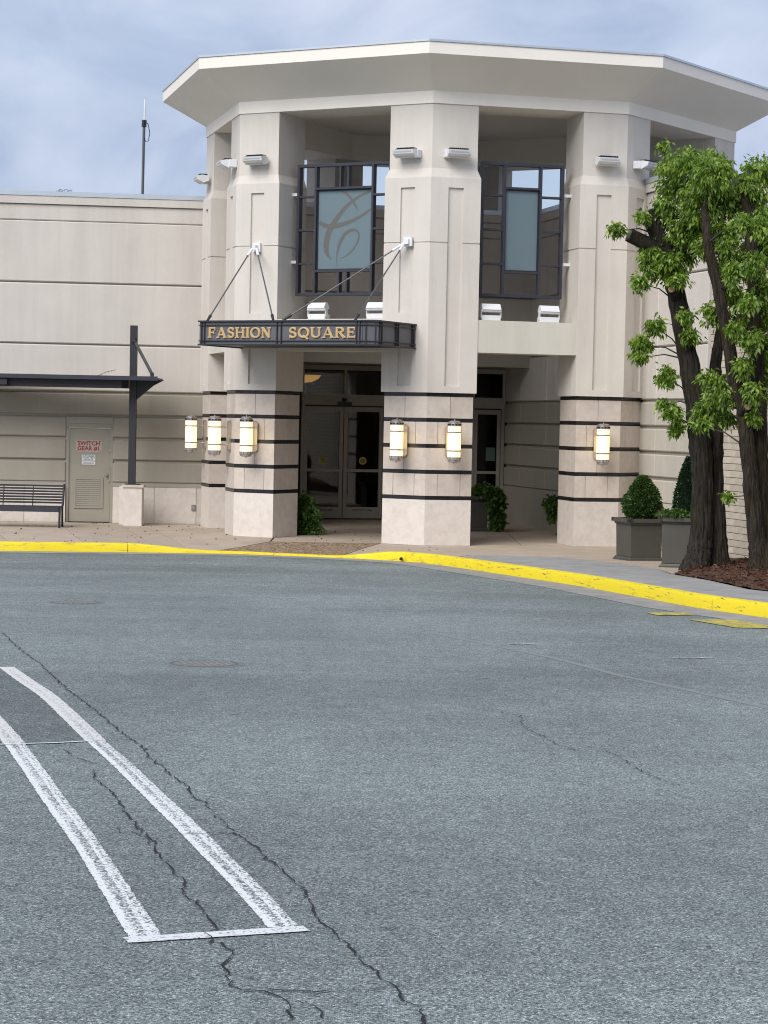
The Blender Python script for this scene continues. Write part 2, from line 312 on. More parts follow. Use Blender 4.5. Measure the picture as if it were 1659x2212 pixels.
def worn(name, top, under, scale, lo, hi, rough=.6, uvband=False, stretch=None):
    """paint worn through to what is below it, by noise (and by a worn track along a line's middle)"""
    m = bpy.data.materials.new(name); m.use_nodes = True; t = m.node_tree; p = t.nodes['Principled BSDF']; n = t.nodes.new; l = t.links.new
    co = n('ShaderNodeTexCoord'); no = n('ShaderNodeTexNoise'); no.inputs['Scale'].default_value = scale; no.inputs['Detail'].default_value = 9; no.inputs['Roughness'].default_value = .72
    vec = co.outputs['Object']
    if stretch:
        mpn = n('ShaderNodeMapping'); mpn.inputs['Scale'].default_value = stretch; l(vec, mpn.inputs[0]); vec = mpn.outputs[0]
    l(vec, no.inputs['Vector']); val = no.outputs[0]
    if uvband:
        n3 = n('ShaderNodeTexNoise'); n3.inputs['Scale'].default_value = .55; n3.inputs['Detail'].default_value = 2; l(co.outputs['Object'], n3.inputs['Vector'])
        uv = n('ShaderNodeUVMap'); sp = n('ShaderNodeSeparateXYZ'); l(uv.outputs[0], sp.inputs[0])
        ra0 = n('ShaderNodeValToRGB'); e = ra0.color_ramp.elements; e[0].position = 0; e[0].color = (.25,) * 3 + (1,); e[1].position = 1; e[1].color = (.32,) * 3 + (1,)
        for ps, c in ((.12, .0), (.32, .02), (.42, .30), (.50, .36), (.62, .34), (.70, .12), (.80, .26), (.90, .10)):
            k = e.new(ps); k.color = (c, c, c, 1)
        l(sp.outputs[0], ra0.inputs[0])
        mm = n('ShaderNodeMath'); mm.operation = 'MULTIPLY'; mr3 = n('ShaderNodeMapRange'); mr3.inputs[1].default_value = .35; mr3.inputs[2].default_value = .62; mr3.inputs[3].default_value = .45; mr3.inputs[4].default_value = 1.
        l(n3.outputs[0], mr3.inputs[0]); l(ra0.outputs[0], mm.inputs[0]); l(mr3.outputs[0], mm.inputs[1])
        sb = n('ShaderNodeMath'); sb.operation = 'SUBTRACT'; l(val, sb.inputs[0]); l(mm.outputs[0], sb.inputs[1]); val = sb.outputs[0]
    ra = n('ShaderNodeValToRGB'); ra.color_ramp.elements[0].position = lo; ra.color_ramp.elements[1].position = hi
    ra.color_ramp.elements[0].color = (*under, 1); ra.color_ramp.elements[1].color = (*top, 1)
    l(val, ra.inputs[0]); l(ra.outputs[0], p.inputs['Base Color']); p.inputs['Roughness'].default_value = rough
    return m
M['yellow'] = worn('yellow_kerb_paint', (.84, .67, .014), (.50, .37, .05), 4, .36, .46, stretch=(.7, 1.2, 5))
M['yellow_worn'] = worn('worn_kerb_paint', (.82, .65, .014), (.17, .14, .06), 5, .36, .43, stretch=(1.2, .55, 5))
def speckled_line(nm, colr, wear):
    m = bpy.data.materials.new(nm); m.use_nodes = True; t = m.node_tree; p = t.nodes['Principled BSDF']; n = t.nodes.new; l = t.links.new
    co = n('ShaderNodeTexCoord'); vo = n('ShaderNodeTexVoronoi'); vo.inputs['Scale'].default_value = 125; l(co.outputs['Object'], vo.inputs['Vector'])
    sp = n('ShaderNodeSeparateColor'); l(vo.outputs['Color'], sp.inputs[0])
    uv = n('ShaderNodeUVMap'); sx = n('ShaderNodeSeparateXYZ'); l(uv.outputs[0], sx.inputs[0])
    ra = n('ShaderNodeValToRGB'); e = ra.color_ramp.elements; e[0].position = 0; e[0].color = (.35,) * 3 + (1,); e[1].position = 1; e[1].color = (.8,) * 3 + (1,)
    for ps, c in ((.06, .04), (.22, .06), (.36, .66), (.56, .76), (.62, .22), (.70, .16), (.78, .5), (.93, .42)):
        k = e.new(ps); k.color = (c, c, c, 1)
    l(sx.outputs[0], ra.inputs[0])
    n3 = n('ShaderNodeTexNoise'); n3.inputs['Scale'].default_value = .8; n3.inputs['Detail'].default_value = 4; l(co.outputs['Object'], n3.inputs['Vector'])
    m3 = n('ShaderNodeMapRange'); m3.inputs[1].default_value = .32; m3.inputs[2].default_value = .6; m3.inputs[3].default_value = .45 * wear; m3.inputs[4].default_value = 1.1 * wear; l(n3.outputs[0], m3.inputs[0])
    mm = n('ShaderNodeMath'); mm.operation = 'MULTIPLY'; l(ra.outputs[0], mm.inputs[0]); l(m3.outputs[0], mm.inputs[1])
    sb = n('ShaderNodeMath'); sb.operation = 'SUBTRACT'; l(sp.outputs[0], sb.inputs[0]); l(mm.outputs[0], sb.inputs[1])
    st = n('ShaderNodeMapRange'); st.inputs[1].default_value = -.04; st.inputs[2].default_value = .06; l(sb.outputs[0], st.inputs[0])
    un = n('ShaderNodeValToRGB'); un.color_ramp.elements[0].color = (.045, .053, .053, 1); un.color_ramp.elements[1].color = (.30, .33, .325, 1); l(sp.outputs[1], un.inputs[0])
    mx_ = n('ShaderNodeMixRGB'); l(st.outputs[0], mx_.inputs[0]); l(un.outputs[0], mx_.inputs[1]); mx_.inputs[2].default_value = (*colr, 1); l(mx_.outputs[0], p.inputs['Base Color']); p.inputs['Roughness'].default_value = .7
    return m
M['line'] = speckled_line('white_line_paint', (.74, .75, .73), .85)
M['line_y'] = worn('yellow_line_paint', (.66, .53, .05), (.16, .17, .14), 9, .46, .52, stretch=(1, 4, 1))
M['line_faint'] = worn('ghost_line', (.245, .25, .215), (.205, .235, .225), 20, .42, .72)
M['scuff'] = worn('pale_scuff', (.55, .56, .55), (.17, .20, .20), 22, .40, .54)

def glass(name, tint, ior=1.5):
    m = bpy.data.materials.new(name); m.use_nodes = True; t = m.node_tree; t.nodes.remove(t.nodes['Principled BSDF']); n = t.nodes.new; l = t.links.new
    tr = n('ShaderNodeBsdfTransparent'); tr.inputs[0].default_value = (*tint, 1); gl = n('ShaderNodeBsdfGlossy'); gl.inputs['Roughness'].default_value = .02
    fr = n('ShaderNodeFresnel'); fr.inputs[0].default_value = ior; ms = n('ShaderNodeMixShader'); l(fr.outputs[0], ms.inputs[0]); l(tr.outputs[0], ms.inputs[1]); l(gl.outputs[0], ms.inputs[2])
    l(ms.outputs[0], t.nodes['Material Output'].inputs[0]); return m
M['glass'] = glass('door_glass', (.50, .52, .52), 1.65)
def frosted(name, c):
    m = mat(name, c, .3, .03, 1.5, spec=.6); t = m.node_tree; p = t.nodes['Principled BSDF']; n = t.nodes.new; l = t.links.new
    tr = n('ShaderNodeBsdfTranslucent'); tr.inputs[0].default_value = (*c, 1); ms = n('ShaderNodeMixShader'); ms.inputs[0].default_value = .45
    l(p.outputs[0], ms.inputs[1]); l(tr.outputs[0], ms.inputs[2]); l(ms.outputs[0], t.nodes['Material Output'].inputs[0]); return m
M['frost'] = frosted('frosted_glass', (.27, .365, .41))
M['etch'] = frosted('etched_clear', (.24, .24, .22))

# ------------------------------------------------------------------ ground levels
def road_z(y): return .58 - .0195 * min(max(y, 0), 38.2)
def ramp(x):
    def ss(a, b, v): v = min(max((v - a) / (b - a), 0), 1); return v * v * (3 - 2 * v)
    return ss(-4.6, -3.0, x) * (1 - ss(-.9, .35, x))
KH = .16
def walk_z(x, y):
    base = max(0, .58 + KH - .0195 * y)
    return base - .125 * ramp(x) * min(max((38.9 - y) / 2.2, 0), 1)
KERB = [(-13, 35.9), (-9, 36.0), (-6.7, 36.2), (-5.2, 36.5), (-3.9, 36.72), (-2.7, 36.78), (-1.7, 36.52), (-.75, 36.1), (.1, 35.55), (.62, 34.95), (1.05, 34.05), (1.5, 32.8), (2.1, 31.1), (2.74, 29.24), (3.06, 28.06), (3.46, 26.51), (3.82, 25.12), (4.44, 23.55), (5.2, 21.7), (6.4, 19.4)]
def smooth_line(p, n):
    q = []
    P = [p[0]] + list(p) + [p[-1]]
    for i in range(1, len(P) - 2):
        for k in range(n):
            t = k / n; a, b, c, d = (np.array(P[i + j]) for j in (-1, 0, 1, 2))
            q.append(tuple(.5 * ((2 * b) + (c - a) * t + (2 * a - 5 * b + 4 * c - d) * t * t + (3 * b - a - 3 * c + d) * t ** 3)))
    q.append(tuple(p[-1])); return q
KL = smooth_line(KERB, 4)
def offset_line(L, d):
    o = []
    for i, p in enumerate(L):
        a = np.array(L[max(i - 1, 0)]); b = np.array(L[min(i + 1, len(L) - 1)]); t = (b - a) / np.linalg.norm(b - a)
        o.append((p[0] - t[1] * d, p[1] + t[0] * d))     # left of travel = away from the road
    return o
KB = offset_line(KL, .15)

# ground sheet: asphalt lot to the horizon
mb = MB()
ys = [-400, -60, 0, 6, 12, 18, 24, 30, 38.2, 60, 600]; xs = [-500, -60, -12, -6, 0, 6, 12, 60, 500]
for y in ys:
    for x in xs: mb.v.append((x, y, road_z(y)))
nx = len(xs)
for i in range(len(ys) - 1):
    for j in range(nx - 1): mb.f.append((i * nx + j, i * nx + j + 1, (i + 1) * nx + j + 1, (i + 1) * nx + j)); mb.mi.append(0)
lot = mb.build('asphalt_lot', M['asphalt']); tag(lot, 'grey asphalt lot in front of the entrance', None, kind='structure')

def ribbon(pts, wid, lift, zf=lambda x, y: road_z(y), jitter=0., uv=False):
    """flat strip along pts on the ground"""
    mb = MB(); n = len(pts); uvs = []
    L = []; Rr = []
    for i, p in enumerate(pts):
        a = np.array(pts[max(i - 1, 0)]); b = np.array(pts[min(i + 1, n - 1)]); t = (b - a) / (np.linalg.norm(b - a) + 1e-9)
        wd = (wid[i] if isinstance(wid, list) else wid) * (1 + (random.random() - .5) * 2 * jitter)
        L.append((p[0] - t[1] * wd / 2, p[1] + t[0] * wd / 2)); Rr.append((p[0] + t[1] * wd / 2, p[1] - t[0] * wd / 2))
    for q in L + Rr: mb.v.append((q[0], q[1], zf(*q) + lift))
    for i in range(n - 1): mb.f.append((i, n + i, n + i + 1, i + 1)); mb.mi.append(0); uvs += [(0, i), (1, i), (1, i + 1), (0, i + 1)]
    mb.uv = uvs; return mb
def add_uv(o, uvs):
    # recalc may flip winding; assign by vertex index instead
    me = o.data; n = len(me.vertices) // 2; l = me.uv_layers.new(name='UVMap')
    for lp in me.loops: v = lp.vertex_index; l.data[lp.index].uv = ((0, v * .1) if v < n else (1, (v - n) * .1))
def refine(pts, step):
    o = [pts[0]]
    for a, b in zip(pts, pts[1:]):
        k = max(1, int(math.hypot(b[0] - a[0], b[1] - a[1]) / step))
        for j in range(1, k + 1): o.append((a[0] + (b[0] - a[0]) * j / k, a[1] + (b[1] - a[1]) * j / k))
    return o

# gutter pan
GI = offset_line(KL, -.001)
GO = [(p[0], p[1]) for p in offset_line(KL, -.62)]
mb = MB(); n = len(KL)
for a in GI: mb.v.append((a[0], a[1], road_z(a[1]) + .006))
for a in GO: mb.v.append((a[0], a[1], road_z(a[1]) + .004))
for i in range(n - 1): mb.f.append((i, i + 1, n + i + 1, n + i)); mb.mi.append(0)
tag(mb.build('gutter', M['gutter']), 'pale concrete gutter strip along the yellow kerb', None, kind='structure')

# kerb of yellow painted stones
kerb = thing('kerb', 'yellow painted concrete kerb curving past the entrance', None); tag(kerb, kind='structure')
acc = 0; start = 0; cuts = [0]
for i in range(1, len(KL)):
    acc += math.hypot(KL[i][0] - KL[i - 1][0], KL[i][1] - KL[i - 1][1])
    if acc > 2.6: cuts.append(i); acc = 0
if cuts[-1] != len(KL) - 1: cuts.append(len(KL) - 1)
for a, b in zip(cuts, cuts[1:]):
    fr_ = refine(KL[a:b + 1], .12); bk = offset_line(fr_, .15); mid = offset_line(fr_, .02)
    # open a small joint
    fr_[0] = tuple(np.array(fr_[0]) * .93 + np.array(fr_[1]) * .07); 
    mb = MB(); n = len(fr_); tops = []
    for i in range(n):
        h = KH - .125 * ramp(fr_[i][0]); zr = road_z(fr_[i][1])
        j = .006 * math.sin(i * 1.7 + a) + random.uniform(-.004, .004)
        for (q, z) in ((fr_[i], zr - .03), (fr_[i], zr + h * .75 + j), (mid[i], zr + h + .004 + j), (bk[i], walk_z(*bk[i]) + .006), (bk[i], zr - .03)):
            mb.v.append((q[0], q[1], z))
    for i in range(n - 1):
        for k in range(4): mb.f.append((i * 5 + k, i * 5 + k + 1, (i + 1) * 5 + k + 1, (i + 1) * 5 + k)); mb.mi.append(1 if (k < 2 and fr_[i][1] < 33) else 0)
    mb.f += [tuple(range(5)), tuple((n - 1) * 5 + k for k in range(4, -1, -1))]; mb.mi += [0, 0]
    mb.build('kerb_stone', [M['yellow'], M['yellow_worn']], kerb, smooth=True)

dk = MB().tube([(.30, 35.2, road_z(35.4) + .055), (.36, 35.9, road_z(35.4) + .055)], .024, 14); dk.build('drain_hole', mat('drain_dark', (.01, .01, .01), .9), kerb)
# sidewalk: dark joint bed, then slabs
walk = thing('sidewalk', 'tan concrete sidewalk and entrance floor', None); tag(walk, kind='structure')
def poly_pieces(poly, cuts=(), inset=.007, zlift=0., gridstep=.6):
    """cuts a plan polygon along joint lines; returns list of (faces as lists of plan points)"""
    bm = bmesh.new(); bm.faces.new([bm.verts.new((x, y, 0)) for x, y in poly])
    def bis(bm, p, q):
        d = Vector((q[0] - p[0], q[1] - p[1], 0)).normalized()
        bmesh.ops.bisect_plane(bm, geom=bm.verts[:] + bm.edges[:] + bm.faces[:], plane_co=(p[0], p[1], 0), plane_no=(-d.y, d.x, 0), dist=1e-5)
    for p, q in cuts: bis(bm, p, q)
    out_ = []
    for f in bm.faces:
        b2 = bmesh.new(); g = b2.faces.new([b2.verts.new(v.co) for v in f.verts])
        if inset:
            g.normal_update()
            r = bmesh.ops.inset_individual(b2, faces=[g], thickness=inset)
            bmesh.ops.delete(b2, geom=r['faces'], context='FACES')
        xs_ = [v.co.x for v in b2.verts]; ys_ = [v.co.y for v in b2.verts]
        if gridstep:
            k = math.ceil(min(xs_) / gridstep)
            while k * gridstep < max(xs_): bis(b2, (k * gridstep, 0), (k * gridstep, 1)); k += 1
            k = math.ceil(min(ys_) / gridstep)
            while k * gridstep < max(ys_): bis(b2, (0, k * gridstep), (1, k * gridstep)); k += 1
        out_.append(b2)
    bm.free(); return out_
def lay(poly, cuts, name, mt, parent, lift=0., inset=.010, zf=walk_z):
    for b2 in poly_pieces(poly, cuts, inset):
        if not b2.faces: b2.free(); continue
        for v in b2.verts: v.co.z = zf(v.co.x, v.co.y) + lift
        be = [e for e in b2.edges if e.is_boundary]
        r = bmesh.ops.extrude_edge_only(b2, edges=be)
        for v in r['geom']:
            if isinstance(v, bmesh.types.BMVert): v.co.z -= .02
        bmesh.ops.recalc_face_normals(b2, faces=b2.faces)
        up_ = sum(f.normal.z for f in b2.faces if abs(f.normal.z) > .5)
        if up_ < 0: bmesh.ops.reverse_faces(b2, faces=b2.faces)
        me = bpy.data.meshes.new(name); b2.to_mesh(me); b2.free(); me.materials.append(mt)
        o = bpy.data.objects.new(name, me); col.objects.link(o); o.parent = parent
kb = lambda x0, x1: [p for p in KB if x0 < p[0] < x1]
def kby(x):   # kerb back line at x (left part)
    for a, b in zip(KB, KB[1:]):
        if a[0] <= x <= b[0]: return a[1] + (b[1] - a[1]) * (x - a[0]) / (b[0] - a[0])
g1 = .004
PL = [(-11, kby(-11) + g1)] + kb(-11, -3.0) + [(-3.0, kby(-3.0)), (-2.12, 38.75), (-2.12, 44.6), (-3.9, 44.3), (-11, 43.5)]
lay(PL, [((-9.1, 42), (-8.3, 36.4)), ((-7.24, 39.02), (-6.6, 36.45)), ((-6.55, 42.2), (-5.3, 36.7)), ((-5.46, 42.92), (-4.1, 36.8)), ((-5.0, 43.11), (-3.5, 36.8))], 'paving_slab', M['concrete'], walk)
PA = [(-2.98, kby(-2.98))] + kb(-2.98, -.78) + [(-.78, kby(-.78)), (-.05, 38.75), (-2.1, 38.75)]
lay(PA, [], 'aggregate_ramp', M['aggregate'], walk)
PC = [(-2.1, 38.77), (5.0, 38.77), (5.0, 39.4), (2.75, 48.4), (-2.1, 48.0)]
lay(PC, [((.75, 38), (.75, 48)), ((2.6, 38), (2.6, 50)), ((-3, 40.6), (6, 40.6)), ((-3, 44.3), (6, 45.3))], 'paving_slab', M['concrete'], walk)
rb = [p for p in KB if p[0] > 1.3]
PF = [(-.76, kby(-.76))] + kb(-.76, 1.22) + [(1.22, kby(1.22)), (1.45, 34.75), (2.21, 34.89), (3.08, 34.67), (3.2, 34.27), (3.71, 33.19), (4.17, 31.4), (4.25, 30.1), (5.2, 32), (6.1, 35), (5.62, 36.75), (5.0, 38.75), (-.03, 38.75)]
lay(PF, [((.88, 37.97), (1.38, 34.7)), ((2.69, 37.34), (3.14, 35.31)), ((2.5, 36.9), (6.4, 35.2))], 'paving_slab', M['concrete'], walk)
PG = [(1.23, kby(1.23))] + [p for p in KB if 1.23 < p[0] < 6.2] + [(7.4, 20.2), (6.5, 22.5), (4.89, 26.12), (4.71, 26.52), (4.5, 28.49), (4.18, 29.98), (4.15, 31.4), (3.69, 33.17), (3.19, 34.24), (3.07, 34.64), (2.21, 34.87), (1.46, 34.73)]
lay(PG, [((3.7, 25.75), (4.72, 26.5)), ((2.3, 31.4), (4.2, 32.0))], 'apron_slab', M['apron'], walk)
# joint bed below all slabs
bedp = [(-11, kby(-11))] + kb(-11, 1.2) + rb + [(9, 20), (9, 50), (-11, 50)]
for b2 in poly_pieces(bedp, (), 0, gridstep=.6):
    for v in b2.verts: v.co.z = walk_z(v.co.x, v.co.y) - .016
    me = bpy.data.meshes.new('joint_bed'); b2.to_mesh(me); b2.free(); me.materials.append(M['joint'])
    o = bpy.data.objects.new('joint_bed', me); col.objects.link(o); o.parent = walk

# painted lines, cracks, covers on the lot
def line_obj(pts, wid, mt, label, lift=.004, step=.03, jit=.05, name='painted_line'):
    rbn = ribbon(refine(pts, step), wid, lift, jitter=jit); o = rbn.build(name, mt); add_uv(o, None); tag(o, label, None, kind='structure'); return o
WR = [(-.335, 7.45), (-.462, 7.948), (-.597, 8.45), (-.705, 8.837), (-.818, 9.25), (-.939, 9.678), (-1.06, 10.1), (-1.215, 10.645), (-1.43, 11.4), (-1.685, 12.25)]
WR2 = [(-1.685, 12.25), (-1.99, 13.32), (-2.335, 14.5), (-2.64, 15.4), (-2.986, 16.44)]
WL = [(-.812, 7.25), (-.942, 7.745), (-1.262, 8.954), (-1.455, 9.634), (-1.64, 10.287), (-1.845, 11.033), (-2.146, 12.10)]
WL2 = [(-2.146, 12.10), (-2.45, 13.1), (-2.8, 14.2), (-3.2, 15.3)]
M['asphalt_old'] = asphalt(.72)
mb = MB(); q = [(-1.745, 12.26), (-2.045, 13.32), (-2.39, 14.5), (-2.69, 15.4), (-3.04, 16.44), (-6, 16.6), (-6, 10.5), (-2.25, 12.02), (-1.9, 12.15)]
mb.add([(x, y, road_z(y) + .002) for x, y in q], [tuple(range(len(q)))]); tag(mb.build('asphalt_patch', M['asphalt_old']), 'darker old asphalt between the upper white lines', None, kind='structure')
line_obj(smooth_line(WR, 4), .115, M['line'], 'worn white stall line, right one of the pair')
line_obj(smooth_line(WL, 4), .12, M['line'], 'worn white stall line, left one of the pair')
M['line_old'] = speckled_line('old_cream_line', (.66, .65, .61), .36)
line_obj(smooth_line(WR2, 4), .125, M['line_old'], 'faded cream upper stretch of the right stall line')
line_obj(smooth_line(WL2, 4), .13, M['line_old'], 'faded cream upper stretch of the left stall line')
M['line_fresh'] = speckled_line('fresh_line_paint', (.70, .71, .70), .22)
line_obj([(-.875, 7.19), (-.25, 7.43)], .085, M['line_fresh'], 'short white cross line closing the stall lines', lift=.0052)
line_obj([(-2.7, 11.88), (-2.248, 12.01), (-1.9, 12.14), (-1.733, 12.24)], .03, M['line_fresh'], 'thin white paint edge across the stall lines', lift=.0058)
for q, lb in (([(3.07, 24.06), (3.54, 24.23), (3.61, 23.85), (3.17, 23.65)], 'short yellow hatch patch farther from the camera'), ([(3.43, 23.1), (3.92, 23.23), (4.21, 22.49), (4.5, 21.9), (4.13, 22.04), (3.78, 22.07)], 'longer yellow hatch patch at the right picture edge')):
    mb = MB(); mb.add([(x, y, road_z(y) + .0075) for x, y in q], [tuple(range(len(q)))]); tag(mb.build('painted_hatch', M['line_y']), lb, None, kind='structure')
line_obj([(.5, 20.7), (.81, 19.88), (1.29, 18.77), (1.63, 17.86), (1.92, 16.85), (2.34, 15.81), (2.77, 14.69), (3.2, 13.6)], .07, M['line_faint'], 'ghost of an old yellow line crossing the lot', lift=.002, jit=.2)
for k, (x, y, lx) in enumerate(((-5.3, 34.2, .55), (-4.35, 34.9, .5), (-3.3, 35.0, .7), (-3.2, 33.0, .6), (-1.9, 33.6, .8), (-.9, 34.4, .7), (-5.3, 32.0, .4), (1.2, 19.5, .25), (2.6, 18.4, .4))):
    line_obj([(x, y), (x + lx * .5, y + random.uniform(-.05, .15)), (x + lx, y + random.uniform(-.1, .2))], .05, M['scuff'], ('pale scuff mark on the asphalt near the kerb', 'thin pale scuff on the open asphalt')[k > 6], lift=.005, jit=.5, name='scuff_mark')
    bpy.context.scene.collection.objects[-1]['group'] = 'scuff marks on the asphalt'
CR = {'long crack beside the right white line': [(-3.6, 19.6), (-3.4, 18.88), (-3.07, 17.69), (-2.82, 16.92), (-2.57, 16.04), (-2.27, 14.95), (-1.96, 13.94), (-1.65, 12.89), (-1.513, 12.415), (-1.403, 12.1), (-1.31, 11.676), (-1.205, 11.34), (-1.113, 11.02), (-1.04, 10.77), (-.976, 10.55), (-.92, 10.25), (-.864, 10.12), (-.80, 9.9)],
 'crack running from the right white line to the bottom of the picture': [(-.88, 9.25), (-.77, 9.27), (-.65, 9.33), (-.55, 9.03), (-.48, 8.77), (-.41, 8.53), (-.33, 8.27), (-.28, 8.08), (-.21, 7.57), (-.16, 7.39), (-.1, 7.2), (-.05, 6.98), (0, 6.81), (.03, 6.7), (.08, 6.57), (.1, 6.46), (.14, 6.35), (.16, 6.1)],
 'jagged crack between the two white lines': [(-1.55, 11.15), (-1.49, 10.83), (-1.39, 10.53), (-1.29, 10.18), (-1.22, 9.85), (-1.12, 9.48), (-1.03, 9.2), (-.98, 8.98), (-.92, 8.72), (-.87, 8.53), (-.82, 8.34), (-.77, 8.21), (-.75, 7.99), (-.69, 7.87), (-.65, 7.71), (-.61, 7.53), (-.57, 7.4), (-.61, 7.31), (-.56, 7.19), (-.5, 7.09), (-.48, 7.06), (-.5, 6.86), (-.48, 6.71), (-.46, 6.59), (-.4, 6.54), (-.34, 6.51), (-.3, 6.47), (-.26, 6.35), (-.24, 6.2)],
 'thin crack joining the long crack to its lower run': [(-.80, 9.9), (-.755, 9.7), (-.69, 9.5), (-.65, 9.33)],
 'side crack branching right near the bottom edge': [(-.4, 6.59), (-.32, 6.54), (-.23, 6.55), (-.15, 6.57), (.03, 6.6)],
 'short forked crack at the bottom edge': [(-.25, 6.43), (-.2, 6.38), (-.16, 6.3), (-.15, 6.2)],
 'faint broken crack on the right of the lot': [(.79, 14.15), (.95, 13.92), (.93, 13.3), (1.03, 12.87), (1.07, 12.56), (1.17, 12.27), (1.34, 12.29), (1.4, 12.11), (1.44, 11.65), (1.52, 11.23), (1.61, 10.96)],
 'thin crack crossing the upper end of the white lines': [(-1.99, 11.9), (-1.86, 11.92), (-1.7, 11.57), (-1.55, 11.32), (-1.37, 11.3), (-1.25, 11.36)],
 'small crack branch left of the jagged crack': [(-1.24, 9.47), (-1.16, 9.3), (-1.07, 9.25), (-.98, 8.98)],
 'dark paving seam beyond the white lines': [(-1.73, 12.22), (-1.5, 12.35), (-1.25, 12.42)]}
M['crack'] = mat('crack_dirt', (.012, .012, .012), .95)
for lb, pts in CR.items():
    p = refine(pts, .035); thin = ('faint' in lb or 'thin' in lb or 'small' in lb or 'seam' in lb)
    p = [(x + random.gauss(0, .007), y + random.gauss(0, .014)) for x, y in p]
    bw = .0045 if thin else .0075
    wd = [bw * (.35 + 1.3 * abs(math.sin(i * .37 + len(lb))) * random.uniform(.4, 1.2)) for i in range(len(p))]
    wd[0] = wd[-1] = .001
    o = ribbon(p, wd, .0066).build('crack', M['crack']); tag(o, lb, None, kind='structure')
def cover(loc, lb):
    t = thing('manhole_cover', lb, 'manhole cover', loc, 0, 'manhole covers in the lot'); t.rotation_euler = (-.0195, 0, .3)
    MB().lathe([(.275, -.02), (.285, .006), (.264, .006), (.26, -.010), (.20, -.0115)], 40).build('rim', M['rim'], t, local=True)
    MB().lathe([(.252, -.012), (.247, .003), (.02, .003)], 40).build('lid', M['iron'], t, local=True)
    for k in range(-4, 5):
        h = math.sqrt(max(.01, .24 ** 2 - (k * .055) ** 2))
        mbb = MB()
        for s_ in np.arange(-h, h - .04, .075): mbb.box(k * .055 - .013, k * .055 + .013, s_, s_ + .05, .0015, .0095)
        mbb.build('tread_row', M['iron'], t, local=True)
    MB().lathe([(.345, .0), (.30, .0045), (.284, .0045)], 40).build('asphalt_collar', M['joint_asph'], t, local=True)
M['rim'] = mat('rim_iron_shaded', (.10, .095, .09), .6, .2, 14)  # darker than the lid iron: the rim's shadow is in the colour
M['joint_asph'] = mat('patch_asphalt', (.16, .185, .182), .9, .3, 30, .4, 90)
cover((-3.55, 23.86, road_z(23.86)), 'round iron manhole cover farther away, nearer the bench')
cover((-1.46, 17.04, road_z(17.04)), 'round iron manhole cover closer to the camera, with tread pattern')

# ------------------------------------------------------------------ entrance pavilion (octagon)
C_, R_, FR_, L_, FL_ = (.75, 38.25), (4.43, 39.15), (7.03, 42.73), (-2.92, 40.14), (-3.86, 43.61)
BL_, B_, BR_ = (-1.53, 47.65), (2.15, 48.55), (5.82, 46.66)
OCT = [C_, R_, FR_, BR_, B_, BL_, FL_, L_]
NO = 8
def octo(w):
    """octagon offset outward by w"""
    o = []
    for i in range(NO):
        a, b, c = (V2(OCT[(i + k) % NO]) for k in (-1, 0, 1))
        t1 = (b - a).normalized(); t2 = (c - b).normalized(); n1 = Vector((t1.y, -t1.x)); n2 = Vector((t2.y, -t2.x))
        m = (n1 + n2) / (1 + n1.dot(n2)); q = b + m * w; o.append((q.x, q.y))
    return o
pav = thing('entrance_pavilion', 'octagonal cream entrance pavilion with flared roof on stone-clad piers', 'pavilion', (1.45, 43.4, 0))
def heightfield(mb, fr, us, zs, depth, w_edge=None):
    """stepped wall face: cells at depth(u,z); side walls between cells of different depth"""
    nu, nz = len(us) - 1, len(zs) - 1
    D = [[depth((us[i] + us[i + 1]) / 2, (zs[j] + zs[j + 1]) / 2) for j in range(nz)] for i in range(nu)]
    for i in range(nu):
        for j in range(nz):
            d = D[i][j]
            mb.add([fr(us[i], d, zs[j]), fr(us[i + 1], d, zs[j]), fr(us[i + 1], d, zs[j + 1]), fr(us[i], d, zs[j + 1])], [(0, 1, 2, 3)])
            if i + 1 < nu and abs(D[i + 1][j] - d) > 1e-6:
                e = D[i + 1][j]; u = us[i + 1]; mb.add([fr(u, d, zs[j]), fr(u, e, zs[j]), fr(u, e, zs[j + 1]), fr(u, d, zs[j + 1])], [(0, 1, 2, 3)])
            if j + 1 < nz and abs(D[i][j + 1] - d) > 1e-6:
                e = D[i][j + 1]; z = zs[j + 1]; mb.add([fr(us[i], d, z), fr(us[i + 1], d, z), fr(us[i + 1], e, z), fr(us[i], e, z)], [(0, 1, 2, 3)])
            if w_edge is not None:
                for (ii, u) in ((0, us[0]), (nu - 1, us[-1])):
                    if i == ii and abs(d - w_edge) > 1e-6: mb.add([fr(u, d, zs[j]), fr(u, w_edge, zs[j]), fr(u, w_edge, zs[j + 1]), fr(u, d, zs[j + 1])], [(0, 1, 2, 3)])
DEP = 1.0
BANDS = [(2.76, 2.83), (2.29, 2.36), (1.81, 1.88), (1.33, 1.40), (.85, .92)]
def hexsec(v, ta, na, tb, nb, arm, w, dep):
    m = (na + nb) / (1 + na.dot(nb))
    pts = [v + ta * arm + na * w, v + m * w, v + tb * arm + nb * w, v + tb * arm - nb * dep, v - m * dep, v + ta * arm - na * dep]
    return [(p.x, p.y) for p in pts]
PIERS = {}
